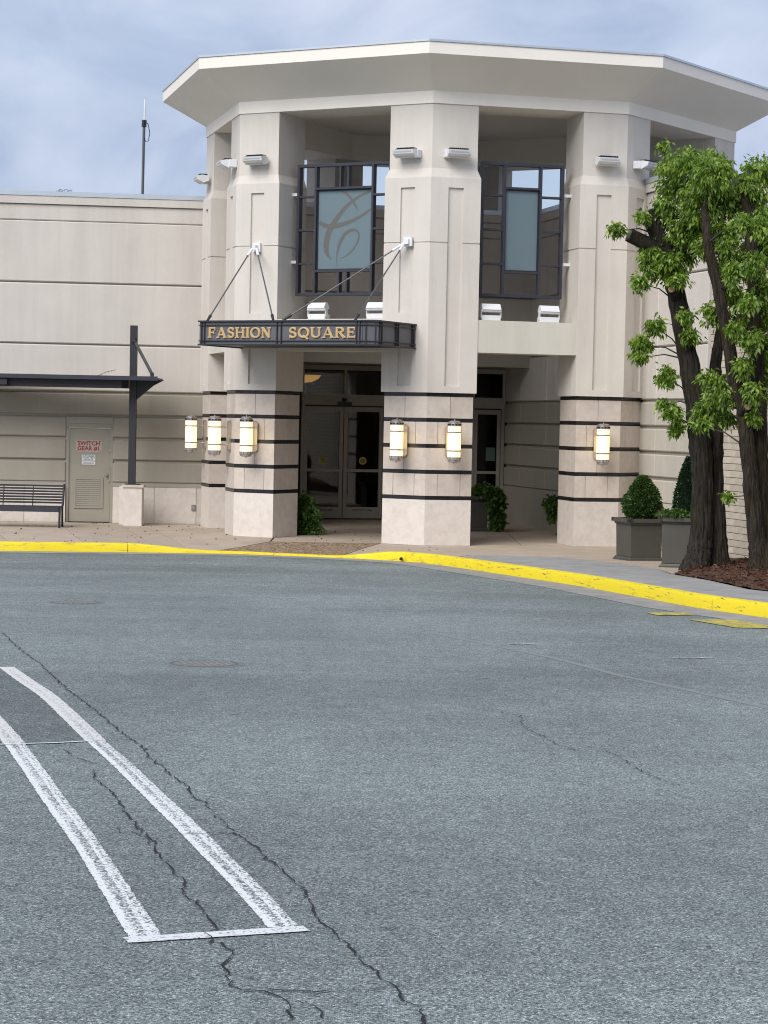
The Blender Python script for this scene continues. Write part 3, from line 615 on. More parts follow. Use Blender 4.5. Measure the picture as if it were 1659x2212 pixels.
def pier(i, full=True, z_start=0., DEP=1.0, af=1.):
    v = V2(OCT[i]); pv = V2(OCT[i - 1]); nx_ = V2(OCT[(i + 1) % NO])
    tb = (nx_ - v).normalized(); nb = Vector((tb.y, -tb.x)); ta = (pv - v).normalized(); na = Vector((-ta.y, ta.x))
    mb = MB()
    PW = .06
    def ring(a, wa, za, b, wb, zb, skip=()):
        A = hexsec(v, ta, na, tb, nb, a, wa, DEP + min(wa, .0)); Bq = hexsec(v, ta, na, tb, nb, b, wb, DEP + min(wb, 0.))
        for k in range(6):
            if k in skip: continue
            q, r_ = A[k], A[(k + 1) % 6]; s_, t_ = Bq[(k + 1) % 6], Bq[k]
            mb.add([(*q, za), (*r_, za), (*s_, zb), (*t_, zb)], [(0, 1, 2, 3)])
        return A, Bq
    if full:
        A, _ = ring(.93, PW, 2.83, .93, PW, 6.78, skip=(0, 1, 2, 5))
        mb.add([(x, y, 2.83) for x, y in A], [tuple(range(6))])
        # two outer faces with recessed panels and the reveal line
        zs = [2.83, 2.95, 3.62, 4.30, 5.572, 5.598, 6.6, 6.78]
        split = {(7, 1): True, (0, 0): True}
        tan_h = math.tan(math.acos(max(-1, min(1, na.dot(nb)))) / 2)
        for side, (t_, n_) in enumerate(((ta, na), (tb, nb))):
            two = split.get((i, side), False)
            A_ = v + t_ * 0
            fr = (lambda t_, n_: (lambda u, w, z: (v.x + t_.x * u + n_.x * w, v.y + t_.y * u + n_.y * w, z)))(t_, n_)
            def dep(u, z):
                d = PW
                if 5.572 < z < 5.598: d -= .016
                if .31 < u < .60 and 2.95 < z < 6.6 and not (two and 3.62 < z < 4.30): d = PW - .04
                return d
            heightfield(mb, fr, [PW * tan_h * -1, .31, .60, .93], zs, dep)
            # end face with the reveal line
            fe = (lambda t_, n_: (lambda u, w, z: (v.x + t_.x * (.93 + w) + n_.x * (PW - u), v.y + t_.y * (.93 + w) + n_.y * (PW - u), z)))(t_, n_)
            heightfield(mb, fe, [0, DEP + PW], [2.83, 5.572, 5.598, 6.78], lambda u, z: -.016 if 5.572 < z < 5.598 else 0.)
        ring(.93, PW, 6.78, .87, 0, 6.95); ring(.87, 0, 6.95, .87, 0, 8.13)
    else:
        ring(.93 * af, PW, z_start, .93 * af, PW, 6.78); ring(.93 * af, PW, 6.78, .87 * af, 0, 6.95); ring(.87 * af, 0, 6.95, .87 * af, 0, 8.13)
    p = mb.build('pier', M['plaster'], pav)
    PIERS[i] = p
    if not full: return
    # stone cladding: core plus tiles
    ar = .885; G = .004
    core = hexsec(v, ta, na, tb, nb, ar - .022, -.022, DEP - .05)
    MB().prism(core, -.02, 2.829).build('mortar_core', M['grout'], p)
    tan_h = math.tan(math.acos(max(-1, min(1, na.dot(nb)))) / 2)
    def tile(t_, n_, org, u0, u1, z0, z1, mt, name, m0=0., m1=0., w1=0.):
        """m0/m1: mitre slopes at the two ends"""
        w0 = -.02
        f2 = lambda u, w: (org.x + t_.x * u + n_.x * w, org.y + t_.y * u + n_.y * w)
        a = [(u0 - (0 if m0 else -G), w1), (u1 - (0 if m1 else G), w1), (u1 - (0 if m1 else G) - m1 * (w1 - w0), w0), (u0 + (0 if m0 else G) + m0 * (w1 - w0), w0)]
        a[0] = (u0 + (0 if m0 else G), w1)
        mbt = MB().prism([f2(*q) for q in a], z0 + G * .6, z1 - G * .6); mbt.build(name, mt, p)
    rows = [((0, .85), (), M['stone_base']), ((.92, 1.33), (.23, .67), M['stone']), ((1.40, 1.81), (.45,), M['stone']), ((1.88, 2.29), (.22, .67), M['stone']), ((2.36, 2.76), (.45,), M['stone'])]
    for t_, n_ in ((ta, na), (tb, nb)):
        for (z0, z1), js, mt in rows:
            e = [0, *js, ar]
            for k in range(len(e) - 1): tile(t_, n_, v, e[k], e[k + 1], z0, z1, mt, 'stone_tile', tan_h if k == 0 else 0, 1. if k == len(e) - 2 else 0)
        for z0, z1 in BANDS:
            tile(t_, n_, v, 0, .45, z0, z1, M['band'], 'band_tile', tan_h, 0, .002); tile(t_, n_, v, .45, ar, z0, z1, M['band'], 'band_tile', 0, 1., .002)
        # return face
        oe = v + t_ * ar
        for (z0, z1), js, mt in rows:
            e = [0, .5, DEP - .05] if len(js) == 2 or not js else [0, DEP - .05]
            if z0 == 0: e = [0, DEP - .05]
            for k in range(len(e) - 1): tile(-n_, t_, oe, e[k], e[k + 1], z0, z1, mt, 'stone_tile', 1. if k == 0 else 0, 0)
        for z0, z1 in BANDS:
            tile(-n_, t_, oe, 0, .5, z0, z1, M['band'], 'band_tile', 1., 0, .002); tile(-n_, t_, oe, .5, DEP - .05, z0, z1, M['band'], 'band_tile', 0, 0, .002)
for i in (7, 0, 1, 6): pier(i)
pier(2, False, 0); pier(3, False, 0)
pier(4, False, 5.5, .75, .85); pier(5, False, 5.5, .75, .85)

def loft(name, rings, mt, close_bottom=False, close_top=False, parent=pav):
    mb = MB(); k = NO
    for pts, z in rings: mb.v += [(x, y, z) for x, y in pts]
    for r_ in range(len(rings) - 1):
        for j in range(k): mb.f.append((r_ * k + j, r_ * k + (j + 1) % k, (r_ + 1) * k + (j + 1) % k, (r_ + 1) * k + j)); mb.mi.append(0)
    if close_top: mb.f.append(tuple((len(rings) - 1) * k + j for j in range(k))); mb.mi.append(0)
    if close_bottom: mb.f.append(tuple(range(k))); mb.mi.append(0)
    return mb.build(name, mt, parent)
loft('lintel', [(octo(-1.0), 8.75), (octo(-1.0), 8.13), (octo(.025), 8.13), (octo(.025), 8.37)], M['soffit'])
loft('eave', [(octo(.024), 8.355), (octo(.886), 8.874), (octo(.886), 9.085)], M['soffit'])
loft('roof_edge', [(octo(.880), 9.086), (octo(.905), 9.086), (octo(.905), 9.125), (octo(.86), 9.135)], M['coping'], close_top=True)
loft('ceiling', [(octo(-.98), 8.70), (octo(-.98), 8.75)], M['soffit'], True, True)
# beams between the piers
for a, b in ((0, 1), (7, 0), (6, 7), (1, 2)):
    f = frame(OCT[a], OCT[b])
    MB().box(.90, f.L - .90, -.62, .045, 3.59, 4.19, fr=f).build('beam', M['plaster_beam'], pav)
# metal grilles with a frosted pane
def grille(a, b, W_, bay, double, emblem):
    f0 = frame(OCT[a], OCT[b]); SB = .42; c = f0.L / 2; u0, u1 = c - W_ / 2, c + W_ / 2; z0, z1 = 4.66, 7.17; ga, gb = u0 + bay, u1 - bay; gz0, gz1 = 5.13, 6.70
    T, DP = .042, .13
    g = MB().box(u0, u1, -SB - DP, -SB, z0 - .0, z0 + T * 1.3, fr=f0)
    g.box(u0, u1, -SB - DP, -SB, z1 - T * 1.3, z1, fr=f0); g.box(u0, u0 + T * 1.2, -SB - DP, -SB, z0 + T * 1.3, z1 - T * 1.3, fr=f0); g.box(u1 - T * 1.2, u1, -SB - DP, -SB, z0 + T * 1.3, z1 - T * 1.3, fr=f0)
    gr = g.build('metal_grille', M['rail_metal'], pav)
    for u in (ga, gb): MB().box(u - T / 2, u + T / 2, -SB - DP, -SB - .004, z0 + T * 1.3, z1 - T * 1.3, fr=f0).build('grille_bar', M['rail_metal'], gr)
    for z in (gz0, gz1): MB().box(ga + T / 2, gb - T / 2, -SB - DP, -SB - .004, z - T / 2, z + T / 2, fr=f0).build('grille_bar', M['rail_metal'], gr)
    for (ua, ub) in ((u0 + T * 1.2, ga - T / 2), (gb + T / 2, u1 - T * 1.2)):
        for fz in (.245, .5, .755):
            z = z1 - fz * (z1 - z0); MB().box(ua, ub, -SB - DP, -SB - .008, z - T * .45, z + T * .45, fr=f0).build('grille_bar', M['rail_metal'], gr)
    if double:
        for (za, zb) in ((z0 + T * 1.3, gz0 - T / 2), (gz1 + T / 2, z1 - T * 1.3)):
            for u in (c - .085, c + .085): MB().box(u - T * .42, u + T * .42, -SB - DP, -SB - .008, za, zb, fr=f0).build('grille_bar', M['rail_metal'], gr)
    # pane frame and pane
    pa, pb, pz0, pz1 = ga + T / 2, gb - T / 2, gz0 + T / 2, gz1 - T / 2
    F = .022; k = MB()
    k.box(pa, pb, -SB - .10, -SB - .05, pz0, pz0 + F, fr=f0); k.box(pa, pb, -SB - .10, -SB - .05, pz1 - F, pz1, fr=f0)
    k.box(pa, pa + F, -SB - .10, -SB - .05, pz0 + F, pz1 - F, fr=f0); k.box(pb - F, pb, -SB - .10, -SB - .05, pz0 + F, pz1 - F, fr=f0)
    k.build('pane_frame', M['dark_metal'], gr)
    MB().box(pa + F, pb - F, -SB - .085, -SB - .073, pz0 + F, pz1 - F, fr=f0).build('frosted_pane', M['frost'], gr)
    if emblem:
        X0, X1, Y0, Y1 = 530, 1272, 1640, 505
        ux = lambda x: pa + F + (x - X0) / (X1 - X0) * (pb - pa - 2 * F); zz = lambda y: pz0 + F + (Y0 - y) / (Y0 - Y1) * (pz1 - pz0 - 2 * F)
        sx = (pb - pa - 2 * F) / (X1 - X0)
        ST = [([(1268, 525), (1180, 560), (1080, 610), (990, 675), (900, 760), (830, 850), (770, 940), (715, 1030), (675, 1120), (652, 1210), (643, 1300), (650, 1390), (680, 1460), (725, 1515)], [34, 36, 40, 46, 54, 62, 72, 84, 86, 84, 78, 64, 34, 4]),
              ([(850, 512), (910, 545), (960, 595), (1010, 665), (1050, 735), (1080, 800)], [22, 28, 32, 32, 26, 8]),
              ([(536, 955), (610, 1000), (690, 1024), (790, 1016), (900, 988), (1010, 945), (1120, 888), (1200, 835), (1262, 785)], [52, 60, 66, 66, 58, 48, 38, 32, 26]),
              ([(806, 1600), (797, 1520), (800, 1430), (818, 1330), (850, 1230), (895, 1150), (950, 1098), (1010, 1078), (1065, 1088), (1098, 1130), (1103, 1190), (1080, 1270), (1035, 1350), (975, 1420), (905, 1470), (840, 1495)], [6, 10, 20, 36, 46, 48, 44, 36, 30, 26, 22, 20, 20, 18, 12, 3])]
        em = MB()
        for si, (P_, Wd) in enumerate(ST):
            n = len(P_); dz = -SB - .0725 + .0012 * si
            for i in range(n):
                p0 = np.array(P_[max(i - 1, 0)]); p1 = np.array(P_[min(i + 1, n - 1)]); t = (p1 - p0) / np.linalg.norm(p1 - p0)
                for sgn in (1, -1):
                    q = (P_[i][0] - t[1] * Wd[i] / 2 * sgn, P_[i][1] + t[0] * Wd[i] / 2 * sgn)
                    q = (min(max(q[0], X0), X1), min(max(q[1], Y1), Y0)); em.v.append(f0(ux(q[0]), dz, zz(q[1])))
            b = len(em.v) - 2 * n
            for i in range(n - 1): em.f.append((b + 2 * i, b + 2 * i + 1, b + 2 * i + 3, b + 2 * i + 2)); em.mi.append(0)
        tag(em.build('etched_emblem', M['etch'], gr), 'clear cursive letter C in the frosted pane')
    for fz in (.225, .74):
        z = z1 - fz * (z1 - z0)
        MB().box(.93, u0 + .03, -SB - .09, -SB - .03, z - .027, z + .027, fr=f0).build('bracket', M['white_metal'], gr)
        MB().box(u1 - .03, f0.L - .93, -SB - .09, -SB - .03, z - .027, z + .027, fr=f0).build('bracket', M['white_metal'], gr)
    tag(gr, 'dark metal grille around a frosted pane' + (' with a cursive letter' if emblem else ' without lettering'))
grille(7, 0, 2.03, .40, True, True)
grille(0, 1, 1.62, .455, False, False)

# ------------------------------------------------------------------ walls of the building behind
LA, LB = (-12.5, 43.42), (-3.70, 44.386)
fL = frame(LA, LB)
RWA, RWB = (2.75, 48.0), (5.66, 36.70)
fR = frame(RWB, RWA); fR = frame(RWA, RWB)       # u from the back corner towards the camera, w to the left side
UPPER = [(2.80, 3.765), (3.795, 5.06), (5.09, 6.37), (6.38, 6.72)]
LOWER = [(.865, 1.285), (1.345, 1.765), (1.825, 2.245), (2.305, 2.745)]
def wall_courses(root, fr, u0, u1, sign, holes=(), zmin=0., vj=(), pale=None):
    """plaster courses divided by reveals; sign=+1 when +w faces the viewer. holes: (u0,u1,z1) door openings"""
    S = lambda a, b: (a, b) if sign > 0 else (-b, -a)
    def bx(ua, ub, wa, wb, za, zb, mt, name):
        if zb <= zmin: return
        za = max(za, zmin); w_ = S(wa, wb)
        segs = [(ua, ub)]
        for h0, h1, hz in holes:
            if za < hz:
                ns = []
                for a, b in segs:
                    if zb <= hz + 1e-6 or True:
                        if a < h0: ns.append((a, min(b, h0)))
                        if b > h1: ns.append((max(a, h1), b))
                        if zb > hz + .01 and a < h1 and b > h0: MB().box(max(a, h0), min(b, h1), *w_, hz, zb, fr=fr).build(name, mt, root)
                segs = [s for s in ns if s[1] - s[0] > 1e-4]
        for a, b in segs: MB().box(a, b, *w_, za, zb, fr=fr).build(name, mt, root, bevel=.02 if name == 'wall_panel' else 0)
    cuts_ = [u0, *[v for v in vj if u0 < v < u1], u1]
    for z0, z1 in UPPER:
        for a, b in zip(cuts_, cuts_[1:]): bx(a + .0015, b - .0015, -.10, 0, z0, z1, M['plaster_wing'], 'wall_panel')
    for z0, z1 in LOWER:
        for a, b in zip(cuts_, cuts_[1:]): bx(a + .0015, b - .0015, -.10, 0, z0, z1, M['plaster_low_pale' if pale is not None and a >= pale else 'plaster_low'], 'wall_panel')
    bx(u0, u1, -.34, -.055, 2.60, 6.80, M['reveal'], 'wall_core'); bx(u0, u1, -.34, -.057, 0, 2.60, M['reveal'], 'wall_core')
    bx(u0, u1, -.10, .045, 6.725, 6.89, M['plaster_wing'], 'cornice')
    bx(u0, u1, -.12, .06, 6.892, 6.99, M['coping'], 'coping')
    return bx
lw = thing('left_wing', 'long beige plaster wall wing with service door on the left', 'building', (-6.5, 44.2, 0))
ud = lambda x: (x - LA[0]) / fL.t.x
bx = wall_courses(lw, fL, 0, fL.L, 1, holes=[(ud(-6.79), ud(-5.80), 2.115)])
ub = [ud(v) for v in (-11, -9.3, -7.65, -6.79)], [ud(v) for v in (-5.80, -4.92, -4.03, -3.75)]
for seq in ub:
    for a, b in zip(seq, seq[1:]): bx(a + .004, b - .004, -.05, .02, 0, .765, M['stone_base'], 'stone_tile')
bx(0, fL.L, -.09, -.012, .77, .86, M['reveal'], 'base_reveal')
# service door
dA, dB = ud(-6.755), ud(-5.86)
dr = MB().box(dA + .03, dB - .0, -.11, -.07, .015, 2.005, fr=fL).build('service_door', M['door'], lw, bevel=0)
k = MB(); k.box(ud(-6.79), dA + .02, -.14, -.03, 0, 2.03, fr=fL); k.box(dB + .004, ud(-5.80), -.14, -.03, 0, 2.03, fr=fL); k.box(ud(-6.79), ud(-5.80), -.14, -.03, 2.012, 2.114, fr=fL)
k.build('door_frame', M['door'], dr)
la, lb_ = ud(-6.615), ud(-6.005)
k = MB(); k.box(la, lb_, -.075, -.05, .30, .345, fr=fL); k.box(la, lb_, -.075, -.05, .915, .955, fr=fL); k.box(la, la + .04, -.075, -.05, .345, .915, fr=fL); k.box(lb_ - .04, lb_, -.075, -.05, .345, .915, fr=fL); k.build('louver_frame', M['door'], dr)
MB().box(la + .04, lb_ - .04, -.069, -.066, .345, .915, fr=fL).build('louver_back', M['grout'], dr)
for j in range(13):
    z = .352 + j * .0435
    MB().add([fL(u, w_, zz) for u in (la + .041, lb_ - .041) for (w_, zz) in ((-.058, z), (-.066, z + .045), (-.064, z + .047), (-.054, z + .003))], [(0, 1, 2, 3), (7, 6, 5, 4), (0, 4, 5, 1), (1, 5, 6, 2), (2, 6, 7, 3), (3, 7, 4, 0)]).build('louver_slat', M['louver'], dr)
kx = fL(ud(-5.935), 0, 0)
kn = MB().lathe([(.036, 0), (.036, .012), (.014, .015), (.014, .04), (.03, .05), (.032, .07), (.02, .082)], 16)
kn.v = [fL(ud(-5.935) + x, -.07 + z, 1.02 + y) for x, y, z in kn.v]; kn.build('door_knob', M['nickel'], dr, smooth=True)
MB().box(ud(-5.885), ud(-5.85), -.07, -.022, .87, 1.18, fr=fL).build('latch_guard', M['door'], dr)
MB().box(ud(-5.90), ud(-5.83), -.03, -.018, 1.53, 1.555, fr=fL).build('hasp', M['nickel'], dr)
# outlet box on the stone base
ob = MB().box(ud(-4.13), ud(-4.04), .021, .05, .29, .41, fr=fL).build('outlet_box', M['iron'], lw); MB().box(ud(-4.11), ud(-4.06), .05, .056, .315, .385, fr=fL).build('outlet_cover', M['nickel'], ob)
# signs on the door
sg = thing('door_sign', 'cream sign with red block letters on the service door', 'sign', fL(ud(-6.315), -.07, 1.5))
MB().box(ud(-6.59), ud(-6.04), -.07, -.064, 1.5, 1.75, fr=fL).build('plate', mat('sign_cream', (.43, .40, .34), .5), sg)
def onL(u, z, wq):
    off = Vector(fL(ud(-6.315), -.07, 1.5))
    return lambda x, y, e: Vector(fL(u + x, wq + e, z + y)) - off
text_mesh('SWITCH', .125, M['red'], 'lettering', sg, onL(ud(-6.315), 1.682, -.0615), .0015, .0028)
text_mesh('GEAR #1', .125, M['red'], 'lettering', sg, onL(ud(-6.315), 1.575, -.0615), .0015, .0028)
for x in (-6.56, -6.07):
    for z in (1.525, 1.728): MB().box(ud(x) - .012, ud(x) + .012, -.064, -.06, z - .008, z + .008, fr=fL).build('screw', M['grout'], sg)
sg2 = thing('notice_plate', 'small white access notice below the red-lettered sign', 'sign', fL(ud(-6.315), -.07, 1.22))
MB().box(ud(-6.47), ud(-6.16), -.07, -.065, 1.215, 1.455, fr=fL).build('plate', M['nickel'], sg2)
MB().box(ud(-6.45), ud(-6.18), -.065, -.0635, 1.235, 1.435, fr=fL).build('panel', M['white'], sg2)
def onL2(u, z):
    off = Vector(fL(ud(-6.315), -.07, 1.22)); return lambda x, y, e: Vector(fL(u + x, -.0618 + e, z + y)) - off
M['ink'] = mat('ink', (.02, .02, .05), .6)
for tx, z, s in (('AUTHORIZED', 1.411, .040), ('ACCESS ONLY', 1.375, .040), ('VIOLATORS WILL', 1.337, .027), ('CONSTITUTE TRESPASS', 1.308, .025)): text_mesh(tx, s, M['ink'], 'lettering', sg2, onL2(ud(-6.315), z), .0008, .0006)
for z in (1.272, 1.255): MB().box(ud(-6.43), ud(-6.20), -.0635, -.0622, z - .004, z + .003, fr=fL).build('ruled_line', M['ink'], sg2)

# rear upper wall above the recessed doors
ED = frame(B_, BL_)                       # edge of the doors; w outward (away from camera)
tD = -ED.t; iD = -ED.n                    # left->right along the doors, towards the camera
def door_pt(x): return (x, 47.65 + (x + 1.53) * (48.55 - 47.65) / (2.15 + 1.53))
rearA = (-3.9, 45.32 + .2446 * (-3.9 + .96)); rearB = (3.21, 45.32 + .2446 * (3.21 + .96))
fB = frame(rearA, rearB)
rw = thing('rear_wall', 'shaded plaster wall above the recessed glass doors', 'building', (0, 45.6, 0))
bxr = wall_courses(rw, fB, 0, fB.L, 1, zmin=3.60)
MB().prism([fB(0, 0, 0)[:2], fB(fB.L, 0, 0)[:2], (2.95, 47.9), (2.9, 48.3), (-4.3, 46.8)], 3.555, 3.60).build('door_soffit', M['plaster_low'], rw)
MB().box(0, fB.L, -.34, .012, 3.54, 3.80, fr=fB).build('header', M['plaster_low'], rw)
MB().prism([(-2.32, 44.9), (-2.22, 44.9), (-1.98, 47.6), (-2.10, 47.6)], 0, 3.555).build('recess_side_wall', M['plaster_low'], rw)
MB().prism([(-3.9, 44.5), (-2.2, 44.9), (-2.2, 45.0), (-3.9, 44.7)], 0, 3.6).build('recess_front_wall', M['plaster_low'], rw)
MB().prism([fB(0, -.3, 0)[:2], fB(fB.L, -.3, 0)[:2], (4, 60), (-12, 60), (-12.5, 43.8), (-3.9, 44.75)], 6.50, 6.56).build('roof_deck', M['roofing'], rw)
# right wing wall (runs from the corner by the doors towards the camera)
rg = thing('right_wing', 'pale plaster wall behind the right pier and planters', 'building', (4.5, 41, 0))
wall_courses(rg, fR, 0, fR.L, 1, vj=(1.15, 2.95, 6.6, 9.3), pale=6.5)  # inner lower courses take the darker plaster: recess shade put into the colour
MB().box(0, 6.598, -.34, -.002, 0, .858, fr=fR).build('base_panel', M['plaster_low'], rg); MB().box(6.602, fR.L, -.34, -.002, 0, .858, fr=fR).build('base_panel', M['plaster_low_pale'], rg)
MB().prism([(5.8, 36.9), (3.05, 48), (4.2, 60), (14, 60), (14, 36.9)], 6.50, 6.56).build('roof_deck', M['roofing'], rg)
MB().prism([fR(fR.L, -.34, 0)[:2], fR(fR.L, 0, 0)[:2], (5.75, 36.74), (7.5, 37.1)], 0, 6.7).build('end_wall', M['plaster_wing'], rg)

# brick wing on the right
bdir = Vector((.249, -.9685)).normalized(); bA = Vector((5.70, 36.66)); bB = bA + bdir * 11.5
fK = frame(bA, bB)
bw_ = thing('brick_wing', 'cream painted brick wall behind the trees', 'building', (5.8, 36, 0))
fKn = fK(0, 1, 0)
sgn = 1 if (fKn[0] < bA.x) else -1        # w direction that faces left
W3 = lambda a, b: (a, b) if sgn > 0 else (-b, -a)
M['brick'] = mat('painted_brick', (.62, .56, .46), .75, 0, 5, .3, 60, c2=(.50, .44, .35), objvar=.10)
M['mortar'] = mat('dark_mortar', (.20, .18, .15), .95)  # one even dark tone, seen in the joints between bricks
MB().box(0, 11.5, *W3(-7, -.016), -.1, 6.45, fr=fK).build('wall_core', M['mortar'], bw_)
MB().box(-.03, 11.55, *W3(-.4, .045), 6.452, 6.62, fr=fK).build('coping', M['dark_metal'], bw_)
BWD, BH, MJ = .405, .1185, .010
cand = []
for r_ in range(55):
    z0 = .02 + r_ * BH
    if z0 + BH > 6.45: break
    if abs(z0 - 2.034) < .06:
        for j in range(int(11.4 / .105)): cand.append((j * .105, j * .105 + .105 - MJ, z0, z0 + BH - MJ))
        continue
    st = 0 if r_ % 2 else -BWD / 2
    for j in range(30):
        a = max(st + j * BWD, 0); b = min(st + (j + 1) * BWD - MJ, 11.5)
        if b - a > .05 and a < 11.5: cand.append((a, b, z0, z0 + BH - MJ))
def vis(c):
    u = (c[0] + c[1]) / 2; z = (c[2] + c[3]) / 2; p = fK(u, 0, z)
    px = 830 + (p[0] / p[1]) * 4473; py = 910 - (z - 2.28) / p[1] * 4473
    if px > 1668: return 9
    low = 1545 < px < 1615 and py > 930; hi = px > 1540 and py < 640
    return (0 if low else 1 if hi else 3) + u * .01
cand.sort(key=vis)
bricks = {}
for k_, c in enumerate(cand[:300]):
    key = round(c[1] - c[0], 3)
    if key not in bricks:
        L_b = c[1] - c[0]; q = MB(); q.box(0, L_b, *W3(-.02, 0), 0, c[3] - c[2])
        me0 = q.build('brick', M['brick'], None, bevel=.004); bricks[key] = me0.data; bpy.data.objects.remove(me0)
    o = bpy.data.objects.new('brick', bricks[key]); col.objects.link(o); o.parent = bw_
    pw = fK(c[0], sgn * random.uniform(-.002, .003), c[2]); o.location = Vector(pw) - Vector((5.8, 36, 0)); o.rotation_euler = (0, 0, math.atan2(fK.t.y, fK.t.x))
    # frame has w to the right of u; object's local y is to the left
    o.scale = (1, -1, 1)
q = MB()
for c in cand[300:]: q.box(c[0], c[1], *W3(-.02, 0), c[2], c[3], fr=fK)
tag(q.build('brickwork', M['brick'], bw_), kind='stuff')

# ------------------------------------------------------------------ glazed doors
dl, dR_ = door_pt(-1.95), door_pt(2.78)
fD = frame(dl, dR_)                        # w to the right of travel = towards the camera
U = lambda x: (x + 1.95) / fD.t.x
st = thing('glass_storefront', 'bronze framed sliding glass doors recessed under the pavilion', 'doors', (0, 47.9, 0))
TOP = 3.555
def bar(u0, u1, z0, z1, w0=-.06, w1=.06, mt=None, name='frame_bar', par=st): return MB().box(u0, u1, w0, w1, z0, z1, fr=fD).build(name, mt or M['bronze'], par)
bar(0, fD.L, 2.63, 2.88, -.08, .09, name='header')
bar(0, fD.L, 3.44, 3.55, -.05, .05)
xs_post = [-1.95, -.98, -.02, 1.1, 2.0, 2.72]
for x in xs_post: bar(U(x), U(x) + .06, 2.88, 3.44, -.04, .045)
for x in (-1.95, -.06, 1.08, 1.98, 2.70): bar(U(x), U(x) + .075, 0, 2.63, -.05, .055)
for a, b in zip(xs_post, xs_post[1:]): bar(U(a) + .06, U(b), 2.88, 3.44, -.008, .002, M['glass'], 'transom_pane')
def leafd(x0, x1, sticker=True):
    u0, u1 = U(x0), U(x1); k = MB()
    k.box(u0, u0 + .085, -.03, .03, .03, 2.60, fr=fD); k.box(u1 - .085, u1, -.03, .03, .03, 2.60, fr=fD)
    k.box(u0 + .085, u1 - .085, -.03, .03, 2.49, 2.60, fr=fD); k.box(u0 + .085, u1 - .085, -.03, .03, .03, .29, fr=fD); k.box(u0 + .085, u1 - .085, -.028, .028, 1.10, 1.165, fr=fD)
    lf = k.build('door_leaf', M['bronze'], st)
    MB().box(u0 + .085, u1 - .085, -.006, .003, 1.165, 2.49, fr=fD).build('glass_pane', M['glass'], lf)
    MB().box(u0 + .085, u1 - .085, -.006, .003, .29, 1.10, fr=fD).build('glass_pane', M['glass'], lf)
    if sticker:
        uc = (u0 + u1) / 2
        n_ = 20; MB().add([fD(uc + .09 * math.cos(6.2832 * j / n_), .0065, 1.36 + .09 * math.sin(6.2832 * j / n_)) for j in range(n_)], [tuple(range(n_))]).build('round_sticker', M['yellow_sticker'], lf)
        k = MB()
        for z, h in ((1.395, .05), (1.37, .065), (1.345, .065), (1.32, .05)): k.box(uc - h, uc + h, .007, .0078, z - .007, z + .004, fr=fD)
        k.build('sticker_print', M['black'], lf)
        MB().box(uc - .22, uc + .22, .031, .034, .20, .235, fr=fD).build('push_label', M['black'], lf)
        k = MB()
        for j in range(9): k.box(uc - .2 + j * .045, uc - .2 + j * .045 + .03, .0342, .0352, .21, .225, fr=fD)
        k.build('push_label_print', M['white'], lf)
leafd(-1.875, -.985); leafd(-.965, -.07); leafd(.02, 1.07, False); leafd(1.16, 1.97, False); leafd(2.06, 2.69, False)
uc = U(-.98)
k = MB().box(uc - .16, uc + .16, .09, .15, 2.62, 2.71, fr=fD); k.box(uc - .32, uc + .32, .09, .13, 2.60, 2.625, fr=fD); k.build('door_sensor', M['black'], st)
k = MB().lathe([(.005, -.05), (.05, -.03), (.065, .02), (.065, .035)], 14); k.v = [fD(uc + x, .11 + y * .5, 2.76 + z) for x, y, z in k.v]; k.build('motion_sensor', M['black'], st, smooth=True)
MB().box(U(2.36), U(2.58), .004, .006, 1.40, 1.72, fr=fD).build('paper_notice', mat('notice_paper', (.10, .16, .13), .6), st)
# lobby behind the glass
lob = thing('lobby', 'dim lobby behind the glass doors', None, (0, 51, 0)); tag(lob, kind='structure')
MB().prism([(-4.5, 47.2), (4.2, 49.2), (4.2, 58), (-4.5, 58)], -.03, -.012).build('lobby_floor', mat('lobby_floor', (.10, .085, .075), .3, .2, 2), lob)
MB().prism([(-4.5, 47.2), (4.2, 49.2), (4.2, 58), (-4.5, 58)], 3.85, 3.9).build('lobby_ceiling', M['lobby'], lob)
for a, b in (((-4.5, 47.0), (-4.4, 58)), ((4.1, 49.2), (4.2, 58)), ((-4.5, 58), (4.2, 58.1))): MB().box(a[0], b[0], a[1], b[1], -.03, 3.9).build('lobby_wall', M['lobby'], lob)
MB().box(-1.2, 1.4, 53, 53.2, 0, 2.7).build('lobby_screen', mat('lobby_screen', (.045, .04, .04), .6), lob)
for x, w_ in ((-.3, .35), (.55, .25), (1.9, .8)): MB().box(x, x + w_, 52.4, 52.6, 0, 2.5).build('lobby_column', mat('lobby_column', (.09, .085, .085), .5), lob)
pl = thing('pendant_lamp', 'amber bowl pendant lamp glowing behind the door transom', 'lamp', (-2.06, 51.5, 3.2))
MB().lathe([(.02, 0), (.2, .02), (.36, .10), (.43, .19), (.40, .19)], 28).build('bowl', mat('amber_bowl', (.8, .5, .2), .4, emit=(1, .50, .13), estr=.6), pl, local=True, smooth=True)
MB().tube([(0, 0, .15), (0, 0, .65)], .012, 6).build('stem', M['nickel'], pl, local=True)
for x, y in ((.25, 50.2), (-.35, 53.5), (-2.1, 50.6)):
    dlt = thing('ceiling_downlight', {.25: 'long pale ceiling light behind the right transom', -.35: 'small warm ceiling downlight deep in the lobby', -2.1: 'small ceiling light above the pendant bowl'}[x], 'lamp', (x, y, 3.8))
    MB().lathe([(.12, .0), (.12, .05)], 16).build('lens', mat('downlight_lens', (.8, .8, .8), .4, emit=(1, .85, .65), estr=1.), dlt, local=True)

